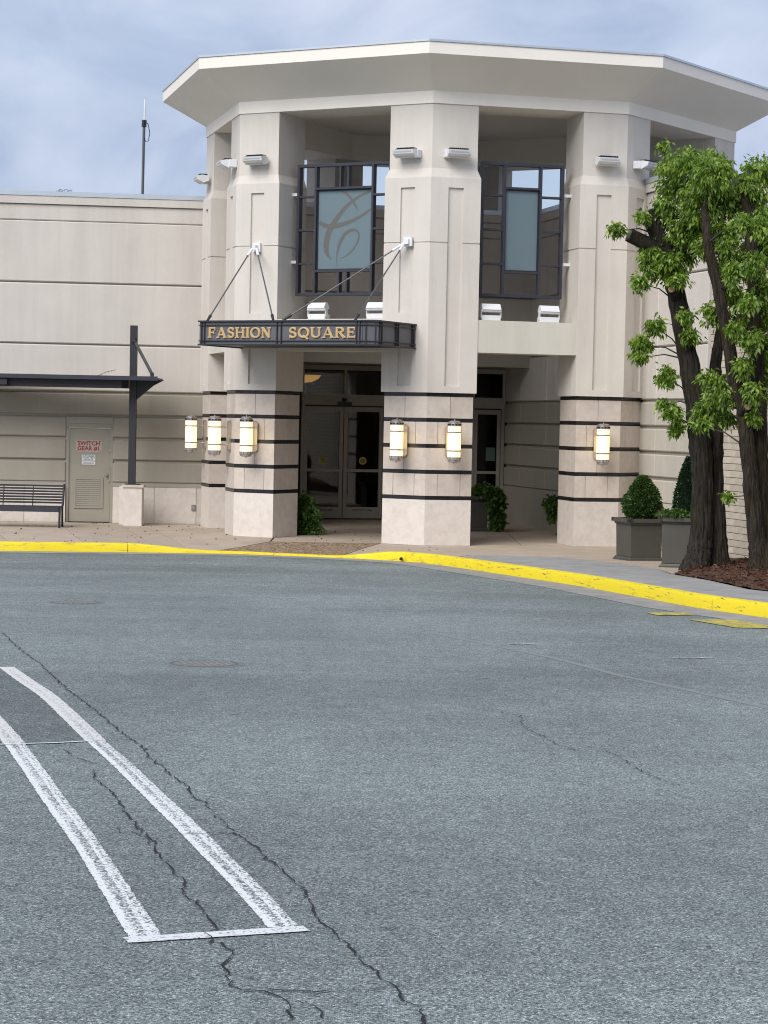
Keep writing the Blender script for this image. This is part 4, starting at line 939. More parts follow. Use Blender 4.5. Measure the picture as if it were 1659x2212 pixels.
# ------------------------------------------------------------------ sign canopy
fC = frame(L_, C_)
cd, u0c, u1c = 1.60, .17, 3.60
cn = thing('sign_canopy', 'dark metal canopy with gold letters hung on rods over the doors', 'canopy', fC(2.0, 1.0, 3.6))
cz0, cz1 = 3.625, 4.085
plan = [(u0c, .07), (u0c, cd), (u1c, cd), (u1c + .26, cd - .13), (u1c + .285, .07)]
MB().prism([fC(u, w_, 0)[:2] for u, w_ in [(plan[0][0] + .03, .07), (plan[1][0] + .03, cd - .03), (plan[2][0] - .01, cd - .03), (plan[3][0] - .03, cd - .15), (plan[4][0] - .03, .07)]], cz0 + .02, cz0 + .06).build('soffit_deck', M['dark_metal'], cn)
MB().prism([fC(u, w_, 0)[:2] for u, w_ in [(plan[0][0] + .03, .07), (plan[1][0] + .03, cd - .03), (plan[2][0] - .01, cd - .03), (plan[3][0] - .03, cd - .15), (plan[4][0] - .03, .07)]], cz1 - .05, cz1 - .03).build('top_deck', M['roofing'], cn)
M['panel'] = mat('sign_panel', (.115, .115, .128), .45, .08, 3)
segs = list(zip(plan, plan[1:]))
for a, b in segs:
    pa, pb = fC(*a, 0)[:2], fC(*b, 0)[:2]; f = frame(pa, pb)
    s = 1 if f(f.L / 2, 1, 0)[1] < f(f.L / 2, 0, 0)[1] or a[0] == u0c and b[0] == u0c else -1
    # outside of the canopy: away from its middle
    mid = Vector(fC(1.9, .8, 0)[:2]); s = 1 if (Vector(f(f.L / 2, .5, 0)[:2]) - mid).length > (Vector(f(f.L / 2, -.5, 0)[:2]) - mid).length else -1
    WW = lambda p, q: (p, q) if s > 0 else (-q, -p)
    MB().box(.006, f.L - .006, *WW(-.03, -.008), cz0 + .02, cz1 - .02, fr=f).build('fascia_panel', M['panel'], cn)
    for z, h in ((cz0 + .0, .028), (cz0 + .075, .016), (cz1 - .095, .016), (cz1 - .028, .028)):
        MB().box(-.01, f.L + .01, *WW(-.007, .032 if h > .02 else .02), z, z + h, fr=f).build('rail', M['dark_metal'], cn)
    posts = [0.03, f.L - .03] if f.L > .5 else []
    if f.L > 3: posts = [.05, .115, f.L / 2 - .045, f.L / 2 + .045, f.L - .115, f.L - .05]
    elif f.L > 1: posts = [.05, .11, f.L / 2 - .04, f.L / 2 + .04, f.L - .11, f.L - .05]
    else: posts = [.06, f.L - .06]
    for u in posts: MB().box(u - .009, u + .009, *WW(-.006, .022), cz0 + .002, cz1 - .002, fr=f).build('mullion', M['dark_metal'], cn)
# letters: ribbons with flared serifs
def letter_strokes(ch):
    th, tn = .17, .085
    S = []
    def ln(a, b, w_): S.append(([a, b], [w_, w_]))
    def sf(x, y, hw=.15): S.append(([(x - hw, y), (x + hw, y)], [.06, .06]))
    def arc(cx, cy, rx, ry, a0, a1, wf, n=18):
        P_ = []; Wd = []
        for i in range(n + 1):
            a = R(a0 + (a1 - a0) * i / n); P_.append((cx + rx * math.cos(a), cy + ry * math.sin(a))); Wd.append(wf(a))
        S.append((P_, Wd))
    ov = lambda a: tn + (th - tn) * abs(math.cos(a))
    if ch == 'F': ln((.16, 0), (.16, 1), th); ln((.1, .955), (.66, .955), tn); ln((.16, .52), (.54, .52), tn); sf(.16, .03); ln((.64, .76), (.655, 1), .06); ln((.53, .42), (.53, .62), .05); wd = .72
    if ch == 'E': ln((.16, 0), (.16, 1), th); ln((.08, .955), (.66, .955), tn); ln((.16, .52), (.55, .52), tn); ln((.08, .045), (.68, .045), tn); ln((.64, .78), (.65, 1), .06); ln((.665, 0), (.68, .24), .06); ln((.54, .42), (.54, .62), .05); wd = .74
    if ch == 'A': ln((.12, 0), (.46, 1), tn); ln((.80, 0), (.46, 1), th); ln((.22, .30), (.70, .30), tn); sf(.12, .03, .13); sf(.80, .03, .15); wd = .93
    if ch == 'H': ln((.16, 0), (.16, 1), th); ln((.74, 0), (.74, 1), th); ln((.16, .52), (.74, .52), tn); [sf(x, y) for x in (.16, .74) for y in (.03, .97)]; wd = .9
    if ch == 'I': ln((.16, 0), (.16, 1), th); sf(.16, .03); sf(.16, .97); wd = .33
    if ch == 'N': ln((.15, 0), (.15, 1), tn); ln((.74, 0), (.74, 1), tn); ln((.15, .97), (.74, .03), th); sf(.15, .03, .13); sf(.74, .97, .13); sf(.12, .97, .1); wd = .88
    if ch == 'O' or ch == 'Q':
        arc(.46, .5, .385, .46, 0, 360, ov, 32); wd = .92
        if ch == 'Q': ln((.42, .2), (.82, -.12), .11)
    if ch == 'U': ln((.15, .35), (.15, 1), th); ln((.74, .35), (.74, 1), tn + .03); arc(.445, .36, .295, .31, 180, 360, lambda a: tn + (th - tn) * abs(math.cos(a)) * (1 if math.cos(a) < 0 else .4)); sf(.15, .97); sf(.74, .97, .13); wd = .88
    if ch == 'R': ln((.16, 0), (.16, 1), th); arc(.40, .735, .25, .22, -90, 90, ov); ln((.1, .955), (.41, .955), tn); ln((.16, .515), (.41, .515), tn); ln((.40, .5), (.76, .02), th); sf(.16, .03); ln((.66, .03), (.86, .03), .06); wd = .85
    if ch == 'S':
        arc(.34, .735, .215, .225, 20, 270, lambda a: tn + .03 + .05 * abs(math.cos(a))); arc(.34, .275, .235, .235, 90, -160, lambda a: tn + .03 + .05 * abs(math.cos(a))); ln((.56, .74), (.56, .97), .06); ln((.105, .03), (.105, .27), .06); wd = .68
    return S, wd
def sign_word(word, ua, ub_, zb, h):
    tot = sum(letter_strokes(c)[1] for c in word) ; gap = .10; tot += gap * (len(word) - 1)
    sx = (ub_ - ua) / tot; x = ua
    for c in word:
        S, wd = letter_strokes(c)
        def ribs(grow, w_out, w_in):
            mb = MB()
            for si, (P_, Wd) in enumerate(S):
                n = len(P_); b = len(mb.v); wo = w_out + .0004 * si
                for i in range(n):
                    p0 = np.array(P_[max(i - 1, 0)]) * [sx, h]; p1 = np.array(P_[min(i + 1, n - 1)]) * [sx, h]; t = (p1 - p0) / np.linalg.norm(p1 - p0)
                    ext = np.array([0., 0.])
                    if n == 2: ext = t * grow * h * (-1 if i == 0 else 1) * .5
                    q0 = np.array(P_[i]) * [sx, h] + ext; hw = (Wd[i] + grow) * h / 2
                    for sg_ in (1, -1):
                        q = q0 + np.array([-t[1], t[0]]) * hw * sg_
                        for wv in (w_in, wo): mb.v.append(fC(x + q[0], cd + wv, zb + q[1]))
                for i in range(n - 1):
                    a = b + 4 * i; e = a + 4
                    for k4 in ((0, 1, 5, 4), (1, 3, 7, 5), (3, 2, 6, 7), (2, 0, 4, 6)): mb.f.append(tuple(a + v for v in k4)); mb.mi.append(0)
                mb.f += [(b, b + 1, b + 3, b + 2), tuple(b + 4 * (n - 1) + v for v in (0, 2, 3, 1))]; mb.mi += [0, 0]
            return mb
        lt = ribs(.055, .018, -.006).build('letter', M['gold_edge'], cn)
        tag(lt, 'gold letter ' + c)
        ribs(-.035, .026, .012).build('letter_face', M['gold'], lt)
        x += (wd + gap) * sx
def uAt(x3):   # crop position -> u along the canopy front, measured between its ends
    return u0c + (x3 - 145) / (1185 - 145) * (u1c - u0c)
sign_word('FASHION', uAt(214) - .03, uAt(618) - .02, 3.765, .185)
sign_word('SQUARE', uAt(728), uAt(1146), 3.765, .185)
# hanging rods and their wall plates
pl_ = [(.455, 5.56), (3.72, 5.60)]
for (u, z), ends in zip(pl_, ((.30, 1.72), (1.92, 3.42))):
    wv = .02 if u < 1 else .06
    MB().box(u - .085, u + .085, wv, wv + .06, z - .085, z + .085, fr=fC).build('wall_plate', M['white_metal'], cn)
    for e in ends:
        a = Vector(fC(u + (.05 if e > u else -.05), .15, z - .03)); b = Vector(fC(e, cd - .06, cz1 + .0)); d = (b - a)
        MB().tube([a, a + d * .10], .026, 8).build('clevis', M['white_metal'], cn)
        MB().tube([a + d * .09, a + d * .93], .0135, 8).build('hanger_rod', M['rod'], cn)
        MB().tube([a + d * .93, b], [.03, .022], 8).build('rod_end', M['dark_metal'], cn)
    MB().box(u - .035, u + .035, wv + .05, .17, z - .05, z + .04, fr=fC).build('lug', M['white_metal'], cn)

# ------------------------------------------------------------------ wall lanterns
def make_lantern():
    t = thing('wall_lantern', '-', 'lantern')
    c = (0, .315, 0)
    MB().lathe([(.121, -.165), (.121, .165)], 28, c=c).build('glass_shade', M['lamp_glass'], t, local=True, smooth=True)
    for s in (1, -1):
        MB().lathe([(.121, .172 * s), (.121, .285 * s)][::s], 28, c=c).build('end_glass', M['lamp_ends'], t, local=True, smooth=True)
        MB().lathe([(.127, .157 * s), (.127, .181 * s)][::s], 28, c=c).build('ring', M['nickel'], t, local=True, smooth=True)
        cap = MB().lathe([(.130, .285 * s), (.130, .297 * s), (.118, .298 * s), (.118, .325 * s), (.130, .326 * s), (.130, .336 * s), (.112, .34 * s), (.112, .372 * s), (.06, .385 * s)][::s], 28, c=c).build('cap', M['nickel'], t, local=True, smooth=True)
        k = MB()
        for j in range(12):
            a = 2 * math.pi * j / 12
            ca, sa = math.cos(a), math.sin(a); f = lambda x, y, z: (c[0] + ca * y - sa * x, c[1] + sa * y + ca * x, z)
            k.box(-.016, .016, .117, .1285, min(.298 * s, .325 * s), max(.298 * s, .325 * s), fr=f)
        k.build('slot_ring', M['black'] if s > 0 else M['bronze'], cap, local=True)
        MB().tube([(0, .315, .38 * s), (0, .315, .41 * s)], .012, 8).build('finial', M['nickel'], t, local=True)
        MB().tube([(0, .05, .172 * s), (0, .20, .172 * s)], .011, 8).build('arm', M['nickel'], t, local=True)
    hw, hh, ch = .085, .30, .045
    pr = [(-hw, -hh + ch), (-hw + ch, -hh), (hw - ch, -hh), (hw, -hh + ch), (hw, hh - ch), (hw - ch, hh), (-hw + ch, hh), (-hw, hh - ch)]
    mb = MB(); n = 8; mb.add([(x, .004, z) for x, z in pr] + [(x, .055, z) for x, z in pr], [tuple(range(8)), tuple(range(15, 7, -1))] + [(i, (i + 1) % 8, 8 + (i + 1) % 8, 8 + i) for i in range(8)])
    mb.build('back_plate', M['nickel'], t, local=True)
    return t
lan = make_lantern()
fRr = frame(R_, FR_); fCR = frame(C_, R_); fFL = frame(FL_, L_)
spots = [(fFL, .45, 'leftmost lit wall lantern, on the far-left pier'), (fFL, fFL.L - .45, 'lit wall lantern in profile on the left pier, second from left'), (fC, .45, 'lit wall lantern facing front on the left pier beneath the canopy'), (fC, fC.L - .45, 'lit wall lantern on the left face of the centre pier'), (fCR, .45, 'lit wall lantern on the right face of the centre pier'), (fCR, fCR.L - .45, 'lit wall lantern on the right pier beside the planters')]
for i, (f, u, lb) in enumerate(spots):
    o = lan if i == 0 else copy_tree(lan)
    o.location = f(u, 0, 1.935); o.rotation_euler = (0, 0, f.rz); tag(o, lb, 'lantern', 'lit cylinder lanterns on the piers')

# ------------------------------------------------------------------ floodlights on the piers
def make_flood(side):
    t = thing('floodlight', '-', 'floodlight')
    MB().box(side * .155 - .065, side * .155 + .065, .003, .17, -.075, .075).build('mount_box', M['white_metal'], t, local=True, bevel=.012)
    hd = MB().extr([(.06, -.04), (.17, -.085), (.31, -.02), (.335, .05), (.20, .075), (.07, .06)], -.23, .20).build('head', M['white_metal'], t, local=True)
    hd.location.x = 0 if side > 0 else .03
    k = MB().add([(x, y, z) for x in (-.19, .16) for y, z in ((.325, .028), (.318, .008), (.205, -.0685), (.190, -.0755))], [(0, 1, 5, 4), (2, 3, 7, 6), (1, 2, 6, 5)])
    k.v = [(x, y + .004, z - .004) for x, y, z in k.v]; k.build('lens', mat('flood_lens', (.52, .53, .54), .15), hd, local=True)
    for j in range(10): MB().box(-.19 + j * .036, -.19 + j * .036 + .016, .09, .25, .066 - .0, .098).build('fin', M['black'], hd, local=True)
    MB().box(-.2, .18, .085, .26, .055, .071).build('fin_base', M['black'], hd, local=True)
    return t
fl = {1: make_flood(1), -1: make_flood(-1)}; usedf = {1: 0, -1: 0}
for f, u, s, lb in ((fFL, .43, -1, 'leftmost white floodlight in profile on the far-left pier'), (fFL, fFL.L - .43, 1, 'white floodlight in profile on the left edge of the left pier'), (fC, .45, -1, 'white floodlight on the front of the left pier'), (fC, fC.L - .43, 1, 'white floodlight on the left face of the centre pier'), (fCR, .43, -1, 'white floodlight on the right face of the centre pier'), (fCR, fCR.L - .43, 1, 'white floodlight on the front of the right pier'), (fRr, .43, -1, 'white floodlight on the right pier next to the tree top')):
    # local +X runs against the wall direction: swap so that the mount sits on the pier's corner side
    o = fl[-s] if not usedf[-s] else copy_tree(fl[-s]); usedf[-s] += 1
    o.location = f(u, 0, 7.21); o.rotation_euler = (0, 0, f.rz); tag(o, lb, 'floodlight', 'white floodlights high on the piers')
# uplights on the beams
def make_up():
    t = thing('beam_uplight', '-', 'floodlight')
    MB().box(-.185, .185, -.10, .10, 0, .10).build('base_box', M['white_metal'], t, local=True, bevel=.008)
    MB().extr([(-.10, .20), (.10, .19), (.14, .205), (.055, .315), (-.02, .32)], -.18, .18).build('head', M['white_metal'], t, local=True)
    MB().tube([(-.19, .09, .185), (.19, .09, .185)], .03, 12).build('hinge_barrel', M['white_metal'], t, local=True, smooth=True)
    for s in (-1, 1): MB().box(s * .19 - .006, s * .19 + .006, .0, .09, .05, .19).build('side_arm', M['white_metal'], t, local=True)
    return t
upl = make_up()
for i, (f, u, lb) in enumerate(((fC, 1.72, 'left white uplight on the beam above the sign canopy'), (fC, 2.98, 'right white uplight on the beam above the sign canopy'), (fCR, 1.22, 'left white uplight on the right-hand beam'), (fCR, 2.36, 'right white uplight on the right-hand beam'))):
    o = upl if i == 0 else copy_tree(upl); o.location = f(u, -.16, 4.191); o.rotation_euler = (0, 0, f.rz); tag(o, lb, 'floodlight', 'white uplights on the beams')

# ------------------------------------------------------------------ shelter, bench, antenna
sh = thing('bus_shelter', 'dark steel waiting shelter with flat roof on a stone pedestal', 'shelter', (-5.25, 43.3, 0))
MB().box(-5.44, -5.05, 43.1, 43.5, 0, .80).build('pedestal', M['stone_base'], sh); MB().box(-5.475, -5.015, 43.07, 43.53, .80, .852).build('pedestal_cap', M['stone'], sh)
MB().box(-5.58, -5.475, 43.55, 43.98, 0, .80).build('pedestal_wing', M['stone_base'], sh)
MB().box(-5.36, -5.215, 43.22, 43.37, .865, 4.17).build('post', M['dark_metal'], sh); MB().box(-5.42, -5.12, 43.16, 43.43, .853, .872).build('base_plate', M['dark_metal'], sh)
MB().box(-10.4, -4.70, 42.55, 42.60, 3.02, 3.105).build('fascia', M['rail_metal'], sh); MB().box(-10.4, -4.72, 42.60, 43.75, 3.055, 3.08).build('roof_sheet', M['dark_metal'], sh)
MB().box(-10.4, -5.47, 42.75, 42.85, 2.86, 3.05).build('purlin', M['dark_metal'], sh); MB().box(-10.4, -5.40, 43.45, 43.55, 2.86, 3.05).build('purlin', M['dark_metal'], sh)
k = MB(); pr = [(-5.22, 2.62), (-4.86, 2.93), (-4.64, 3.045), (-5.22, 3.05)]
k.add([(x, 43.26, z) for x, z in pr] + [(x, 43.33, z) for x, z in pr], [(0, 1, 2, 3), (7, 6, 5, 4), (0, 4, 5, 1), (1, 5, 6, 2), (2, 6, 7, 3), (3, 7, 4, 0)]); k.build('bracket_arm', M['dark_metal'], sh)
MB().tube([(-5.27, 43.19, 3.86), (-4.89, 43.19, 3.17)], .033, 10).build('tie_rod', M['rod'], sh)
for p in ((-5.28, 43.19, 3.87), (-4.885, 43.19, 3.15)): MB().box(p[0] - .035, p[0] + .035, p[1] - .05, p[1] + .05, p[2] - .05, p[2] + .045).build('rod_lug', M['dark_metal'], sh)
MB().box(-4.905, -4.855, 43.17, 43.25, 2.93, 3.13).build('hanger_strap', M['dark_metal'], sh)
MB().box(-8.0, -7.8, 42.60, 42.75, 2.88, 3.0).build('gusset', M['dark_metal'], sh)
bn = thing('bench', 'black slatted metal bench beside the service door', 'bench', (-7.4, 42, 0))
bx0, bx1 = -8.35, -6.53
for j in range(7):
    z = .475 + j * .056; y = 42.05 + j * .017
    MB().box(bx0 + .03, bx1 - .02, y, y + .014, z, z + .038).build('back_slat', M['dark_metal'], bn)
for j in range(6): MB().box(bx0 + .03, bx1 - .02, 41.66 + j * .066, 41.66 + j * .066 + .05, .418, .432).build('seat_slat', M['dark_metal'], bn)
MB().box(bx0 + .03, bx1 - .02, 41.625, 41.645, .32, .425).build('seat_front', M['rail_metal'], bn)
for x in (bx0 + .6, bx0 + 1.2): MB().tube([(x, 42.07, .42), (x, 42.17, .85)], .012, 6).build('back_brace', M['dark_metal'], bn)
for x in (bx0, bx1):
    MB().tube([(x, 42.19, .87), (x, 42.06, .46), (x, 41.95, .40)], .024, 8).build('end_frame', M['dark_metal'], bn)
    MB().tube([(x, 41.98, .42), (x - .02, 42.15, .0)], .022, 8).build('leg', M['dark_metal'], bn); MB().tube([(x, 41.66, .43), (x + .0, 41.62, .0)], .024, 8).build('leg', M['dark_metal'], bn)
    MB().tube([(x, 41.64, .42), (x, 42.0, .41)], .022, 8).build('seat_rail', M['dark_metal'], bn)
an = thing('roof_antenna', 'thin mast antenna on the flat roof of the left wing', 'antenna', (-5.6, 47.0, 6.56))
ap = [(-5.60, 47, 6.56), (-5.585, 47, 8.85)]
MB().tube(ap, .032, 8).build('mast', M['rod'], an); MB().tube([(-5.582, 47, 8.9), (-5.57, 47, 9.42)], .02, 8).build('whip', M['white_metal'], an)
MB().tube([(-5.586, 47, 8.8), (-5.582, 47, 8.95)], .055, 8).build('clamp', M['black'], an)
MB().tube([(-5.57, 46.97, 8.92), (-5.49, 46.97, 8.86), (-5.45, 46.97, 8.66), (-5.48, 46.97, 8.48), (-5.54, 46.97, 8.47), (-5.58, 46.97, 8.56)], .010, 6).build('cable', M['black'], an)

# ------------------------------------------------------------------ foliage helpers
def leaves(centers, dirs, size, width=.5, fold=.25, sj=.35):
    """kite-shaped folded leaves; centers (n,3) base points, dirs (n,3) tip directions"""
    n = len(centers); c = np.asarray(centers); d = np.asarray(dirs); d = d / (np.linalg.norm(d, axis=1, keepdims=True) + 1e-9)
    rv = rng.normal(size=(n, 3)); s = np.cross(d, rv); s /= np.linalg.norm(s, axis=1, keepdims=True) + 1e-9; nn = np.cross(s, d)
    ln = (size * (1 + sj * (rng.random(n) * 2 - 1)))[:, None]; wd = ln * width / 2
    tip = c + d * ln - np.array([0, 0, 1]) * ln * .12; mid = c + d * ln * .42
    a = mid + s * wd + nn * wd * fold; b = mid - s * wd + nn * wd * fold
    v = np.stack([c, a, tip, b], 1).reshape(-1, 3); i = np.arange(n)[:, None] * 4
    f = np.concatenate([i + [0, 1, 2], i + [0, 2, 3]], 1).reshape(-1, 3)
    return v, f
def leaf_obj(vfs, name, mt, parent, off):
    vs = []; fs = []; b = 0
    for v, f in vfs: vs.append(v); fs.append(f + b); b += len(v)
    v = np.concatenate(vs) - np.array(off); f = np.concatenate(fs)
    me = bpy.data.meshes.new(name); me.vertices.add(len(v)); me.vertices.foreach_set('co', v.astype(np.float32).ravel())
    me.loops.add(f.size); me.loops.foreach_set('vertex_index', f.astype(np.int32).ravel())
    me.polygons.add(len(f)); me.polygons.foreach_set('loop_start', np.arange(0, f.size, 3, dtype=np.int32)); me.polygons.foreach_set('loop_total', np.full(len(f), 3, dtype=np.int32))
    me.update(calc_edges=True); me.validate(); me.materials.append(mt)
    o = bpy.data.objects.new(name, me); col.objects.link(o); o.parent = parent; return o

# ------------------------------------------------------------------ planters and topiary
def planter(loc, s, h, rz, lb, name='planter'):
    t = thing(name, lb, 'planter', loc, rz, 'dark resin planters')
    def sq(a, z0, b, z1):
        return MB().add([(x * a, y * a, z0) for x, y in ((-1, -1), (1, -1), (1, 1), (-1, 1))] + [(x * b, y * b, z1) for x, y in ((-1, -1), (1, -1), (1, 1), (-1, 1))], [(3, 2, 1, 0), (4, 5, 6, 7), (0, 1, 5, 4), (1, 2, 6, 5), (2, 3, 7, 6), (3, 0, 4, 7)])
    H = s / 2
    sq(H + .035, 0, H + .035, .045).build('plinth', M['planter'], t, local=True, bevel=.006); sq(H + .02, .046, H + .004, .085).build('foot_mould', M['planter'], t, local=True, bevel=.004)
    sq(H - .012, .085, H, h - .10).build('body', M['planter'], t, local=True, bevel=.006)
    sq(H + .012, h - .10, H + .03, h - .06).build('neck_mould', M['planter'], t, local=True, bevel=.004)
    rim = MB()
    for a in range(4):
        c, s_ = math.cos(a * math.pi / 2), math.sin(a * math.pi / 2); f = lambda x, y, z: (c * x - s_ * y, s_ * x + c * y, z)
        rim.box(-H - .06, H + .06 - .0, -H - .06, -H + .02, h - .06 - .0006 * a, h + .0006 * a, fr=f)
    rim.build('rim', M['planter'], t, local=True); sq(H - .0, h - .05, H - .0, h - .035).build('soil', M['soil'], t, local=True)
    return t
planter((4.235, 34.28, walk_z(0, 34.28) - .0), .58, .72, R(18), 'low wide dark planter with the rounded boxwood, beside the right pier')
planter((4.60, 32.15, walk_z(0, 32.15)), .50, .80, R(-14), 'taller dark planter half hidden by the left tree trunk')
planter((1.86, 43.9, 0), .56, .74, R(13), 'dark planter with trailing ivy behind the centre pier')
planter((3.95, 42.6, 0), .56, .70, R(-74), 'planter mostly hidden behind the right pier')
planter((-1.92, 41.35, 0), .5, .60, R(-27), 'planter smothered in ivy behind the left pier')
def shrub(name, lb, cat, loc, prof, n, size, mt, group=None, jit=.05):
    """leafy solid of revolution: prof = (radius, z)"""
    t = thing(name, lb, cat, loc, 0, group)
    pz = np.array([p[1] for p in prof]); prr = np.array([p[0] for p in prof])
    z = pz[0] + (pz[-1] - pz[0]) * rng.random(n * 3); r0 = np.interp(z, pz, prr); keep = rng.random(n * 3) < (r0 / prr.max()) ** .8 + .08
    z = z[keep][:n]; r0 = r0[keep][:n]; m_ = len(z); a = rng.random(m_) * 2 * math.pi
    lump = 1 + jit * np.sin(a * 5 + z * 17) + jit * np.sin(a * 9 - z * 31) + rng.normal(0, jit * .7, m_)
    rr = r0 * lump * np.where(rng.random(m_) < .75, 1, rng.random(m_) * .5 + .5)
    c = np.stack([rr * np.cos(a), rr * np.sin(a), z], 1); d = np.stack([np.cos(a), np.sin(a), .5 + rng.normal(0, .5, m_)], 1) + rng.normal(0, .45, (m_, 3))
    leaf_obj([leaves(c, d, size, .6)], 'foliage', mt, t, (0, 0, 0))
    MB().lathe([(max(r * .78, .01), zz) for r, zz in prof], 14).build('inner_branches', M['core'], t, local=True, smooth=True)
    MB().tube([(0, 0, prof[0][1] - .12), (0, 0, prof[0][1] + .1)], .03, 8).build('stem', M['twig'], t, local=True)
    return t
zp1 = walk_z(0, 34.28); zp2 = walk_z(0, 32.15)
shrub('boxwood_topiary', 'egg-shaped clipped boxwood in the low wide planter', 'shrub', (4.28, 34.3, zp1 + .70), [(.20, .0), (.27, .10), (.285, .22), (.25, .36), (.19, .50), (.11, .63), (.03, .72)], 8000, .044, M['leaf_box'], jit=.075)
shrub('conifer_topiary', 'tall dark conical evergreen in the taller planter', 'shrub', (4.72, 32.2, zp2 + .82), [(.20, .0), (.21, .12), (.18, .35), (.13, .58), (.07, .78), (.015, .92)], 6000, .036, M['leaf_con'])
def ivy(lb, loc, blobs, n, size, mt, name='ivy'):
    t = thing(name, lb, 'plant', loc, 0); vf = []
    for (x, y, z, rx, ry, rz_), frac in blobs:
        m_ = int(n * frac); u = rng.normal(size=(m_, 3)); u /= np.linalg.norm(u, axis=1, keepdims=True); rad = (rng.random(m_) ** .3)[:, None]
        lump = (1 + .12 * np.sin(u[:, 0] * 9 + u[:, 2] * 7) + .1 * np.sin(u[:, 1] * 13 + 2))[:, None]
        c = np.array([x, y, z]) + u * rad * lump * np.array([rx, ry, rz_]); d = u * .8 + np.array([0, -.3, -.55]) + rng.normal(0, .4, (m_, 3)); vf.append(leaves(c, d, size, .85, .2))
    leaf_obj(vf, 'leaves', mt, t, (0, 0, 0))
    st_ = MB()
    for k_ in range(10):
        (x, y, z, rx, ry, rz_), _ = random.choice(blobs); st_.tube([(random.uniform(-.1, .1), random.uniform(-.1, .1), blobs[0][0][2] * .6), (x * .7, y * .7, z + rz_ * .3), (x + random.uniform(-.5, .5) * rx, y - ry * .3, z - rz_ * .5)], .005, 5)
    st_.build('vines', M['twig'], t, local=True); return t
ivy('ground-length ivy bush behind the left pier', (-1.68, 41.15, 0), [((.05, -.05, .42, .36, .25, .38), .6), ((.12, -.1, .15, .33, .2, .17), .25), ((.0, 0, .66, .26, .18, .14), .15)], 3200, .062, M['leaf_ivy'])
shrub('dark_evergreen', 'small dark evergreen tip above the ivy at the left pier', 'shrub', (-1.98, 41.35, .62), [(.14, 0), (.16, .2), (.10, .42), (.02, .58)], 1500, .04, M['leaf_con'])
ivy('ivy trailing from the planter behind the centre pier', (2.10, 43.75, .74), [((.0, 0, .10, .28, .25, .16), .3), ((.26, -.1, -.12, .18, .2, .26), .3), ((.30, -.14, -.48, .15, .15, .24), .25), ((.22, -.1, .0, .22, .2, .2), .15)], 2000, .075, M['leaf_ivy'])
ivy('leafy tuft poking out from behind the right pier', (3.55, 42.45, .66), [((-.10, 0, .02, .19, .17, .16), .6), ((-.08, 0, -.20, .12, .12, .18), .4)], 900, .06, M['leaf_ivy'])
ivy('low ivy covering the rim of the taller planter', (4.60, 32.1, zp2 + .82), [((-.12, -.1, .04, .24, .2, .07), .7), ((.1, -.1, .05, .2, .2, .07), .3)], 900, .045, M['leaf_ivy'])
_o = ivy('sparse browning ivy at the left rim of the taller planter', (4.36, 32.1, zp2 + .84), [((0, 0, 0, .12, .12, .06), 1.)], 160, .045, M['leaf_dead'])

# ------------------------------------------------------------------ mulch bed
bed = [(4.20, 29.98), (4.52, 28.49), (4.73, 26.54), (4.91, 26.14), (6.52, 22.55), (9.5, 22), (9.5, 27), (7.4, 30), (6.35, 34.2), (5.95, 35.7), (5.25, 32.1), (4.70, 31.1)]
def bed_in(x, y):
    d = 9
    for (ax, ay), (bx_, by_) in zip(bed, bed[1:] + bed[:1]):
        vx, vy = bx_ - ax, by_ - ay; t = max(0, min(1, ((x - ax) * vx + (y - ay) * vy) / (vx * vx + vy * vy))); d = min(d, math.hypot(x - ax - vx * t, y - ay - vy * t))
    return d
def bed_z(x, y): return walk_z(9, y) + .012 + .10 * min(1, bed_in(x, y) / .55) + .012 * math.sin(x * 9) * math.sin(y * 7)
mbed = thing('mulch_bed', 'brown wood mulch bed under the trees', None, (5.2, 29, 0)); tag(mbed, kind='structure')
for b2 in poly_pieces(bed, (), 0, gridstep=.25):
    for v in b2.verts: v.co.z = bed_z(v.co.x, v.co.y); v.co -= Vector((5.2, 29, 0))
    me = bpy.data.meshes.new('mulch_surface'); b2.to_mesh(me); b2.free(); me.materials.append(M['mulch']); o = bpy.data.objects.new('mulch_surface', me); col.objects.link(o); o.parent = mbed
def inside(x, y):
    c = False
    for (ax, ay), (bx_, by_) in zip(bed, bed[1:] + bed[:1]):
        if (ay > y) != (by_ > y) and x < (bx_ - ax) * (y - ay) / (by_ - ay) + ax: c = not c
    return c
pts = []
while len(pts) < 3600:
    x, y = random.uniform(4.1, 6.6), random.uniform(24, 34)
    if inside(x, y): pts.append((x, y, bed_z(x, y) + .004))
pts = np.array(pts); dd = rng.normal(size=(len(pts), 3)) * [1, 1, .35]
M['chip'] = leaf_mat('mulch_chip', (.035, .014, .008), (.10, .042, .022), (.19, .095, .055))
tag(leaf_obj([leaves(pts, dd, .085, .28, .3)], 'mulch_chips', M['chip'], None, (0, 0, 0)), 'loose bark chips covering the bed under the trees', 'mulch', kind='stuff')
# fallen leaf litter on the sidewalk
pts = []
while len(pts) < 170:
    x, y = random.uniform(-8, 4), random.uniform(35.4, 44)
    k_ = kby(x) if x < 1.1 else None
    if k_ and y > k_ + .1: pts.append((x, y, walk_z(x, y) + .006))
pts = np.array(pts); tag(leaf_obj([leaves(pts, rng.normal(size=(len(pts), 3)) * [1, 1, .15], .05, .6, .3)], 'leaf_litter', M['leaf_dead'], None, (0, 0, 0)), 'dry leaf crumbs scattered on the sidewalk', 'leaf litter', kind='stuff')

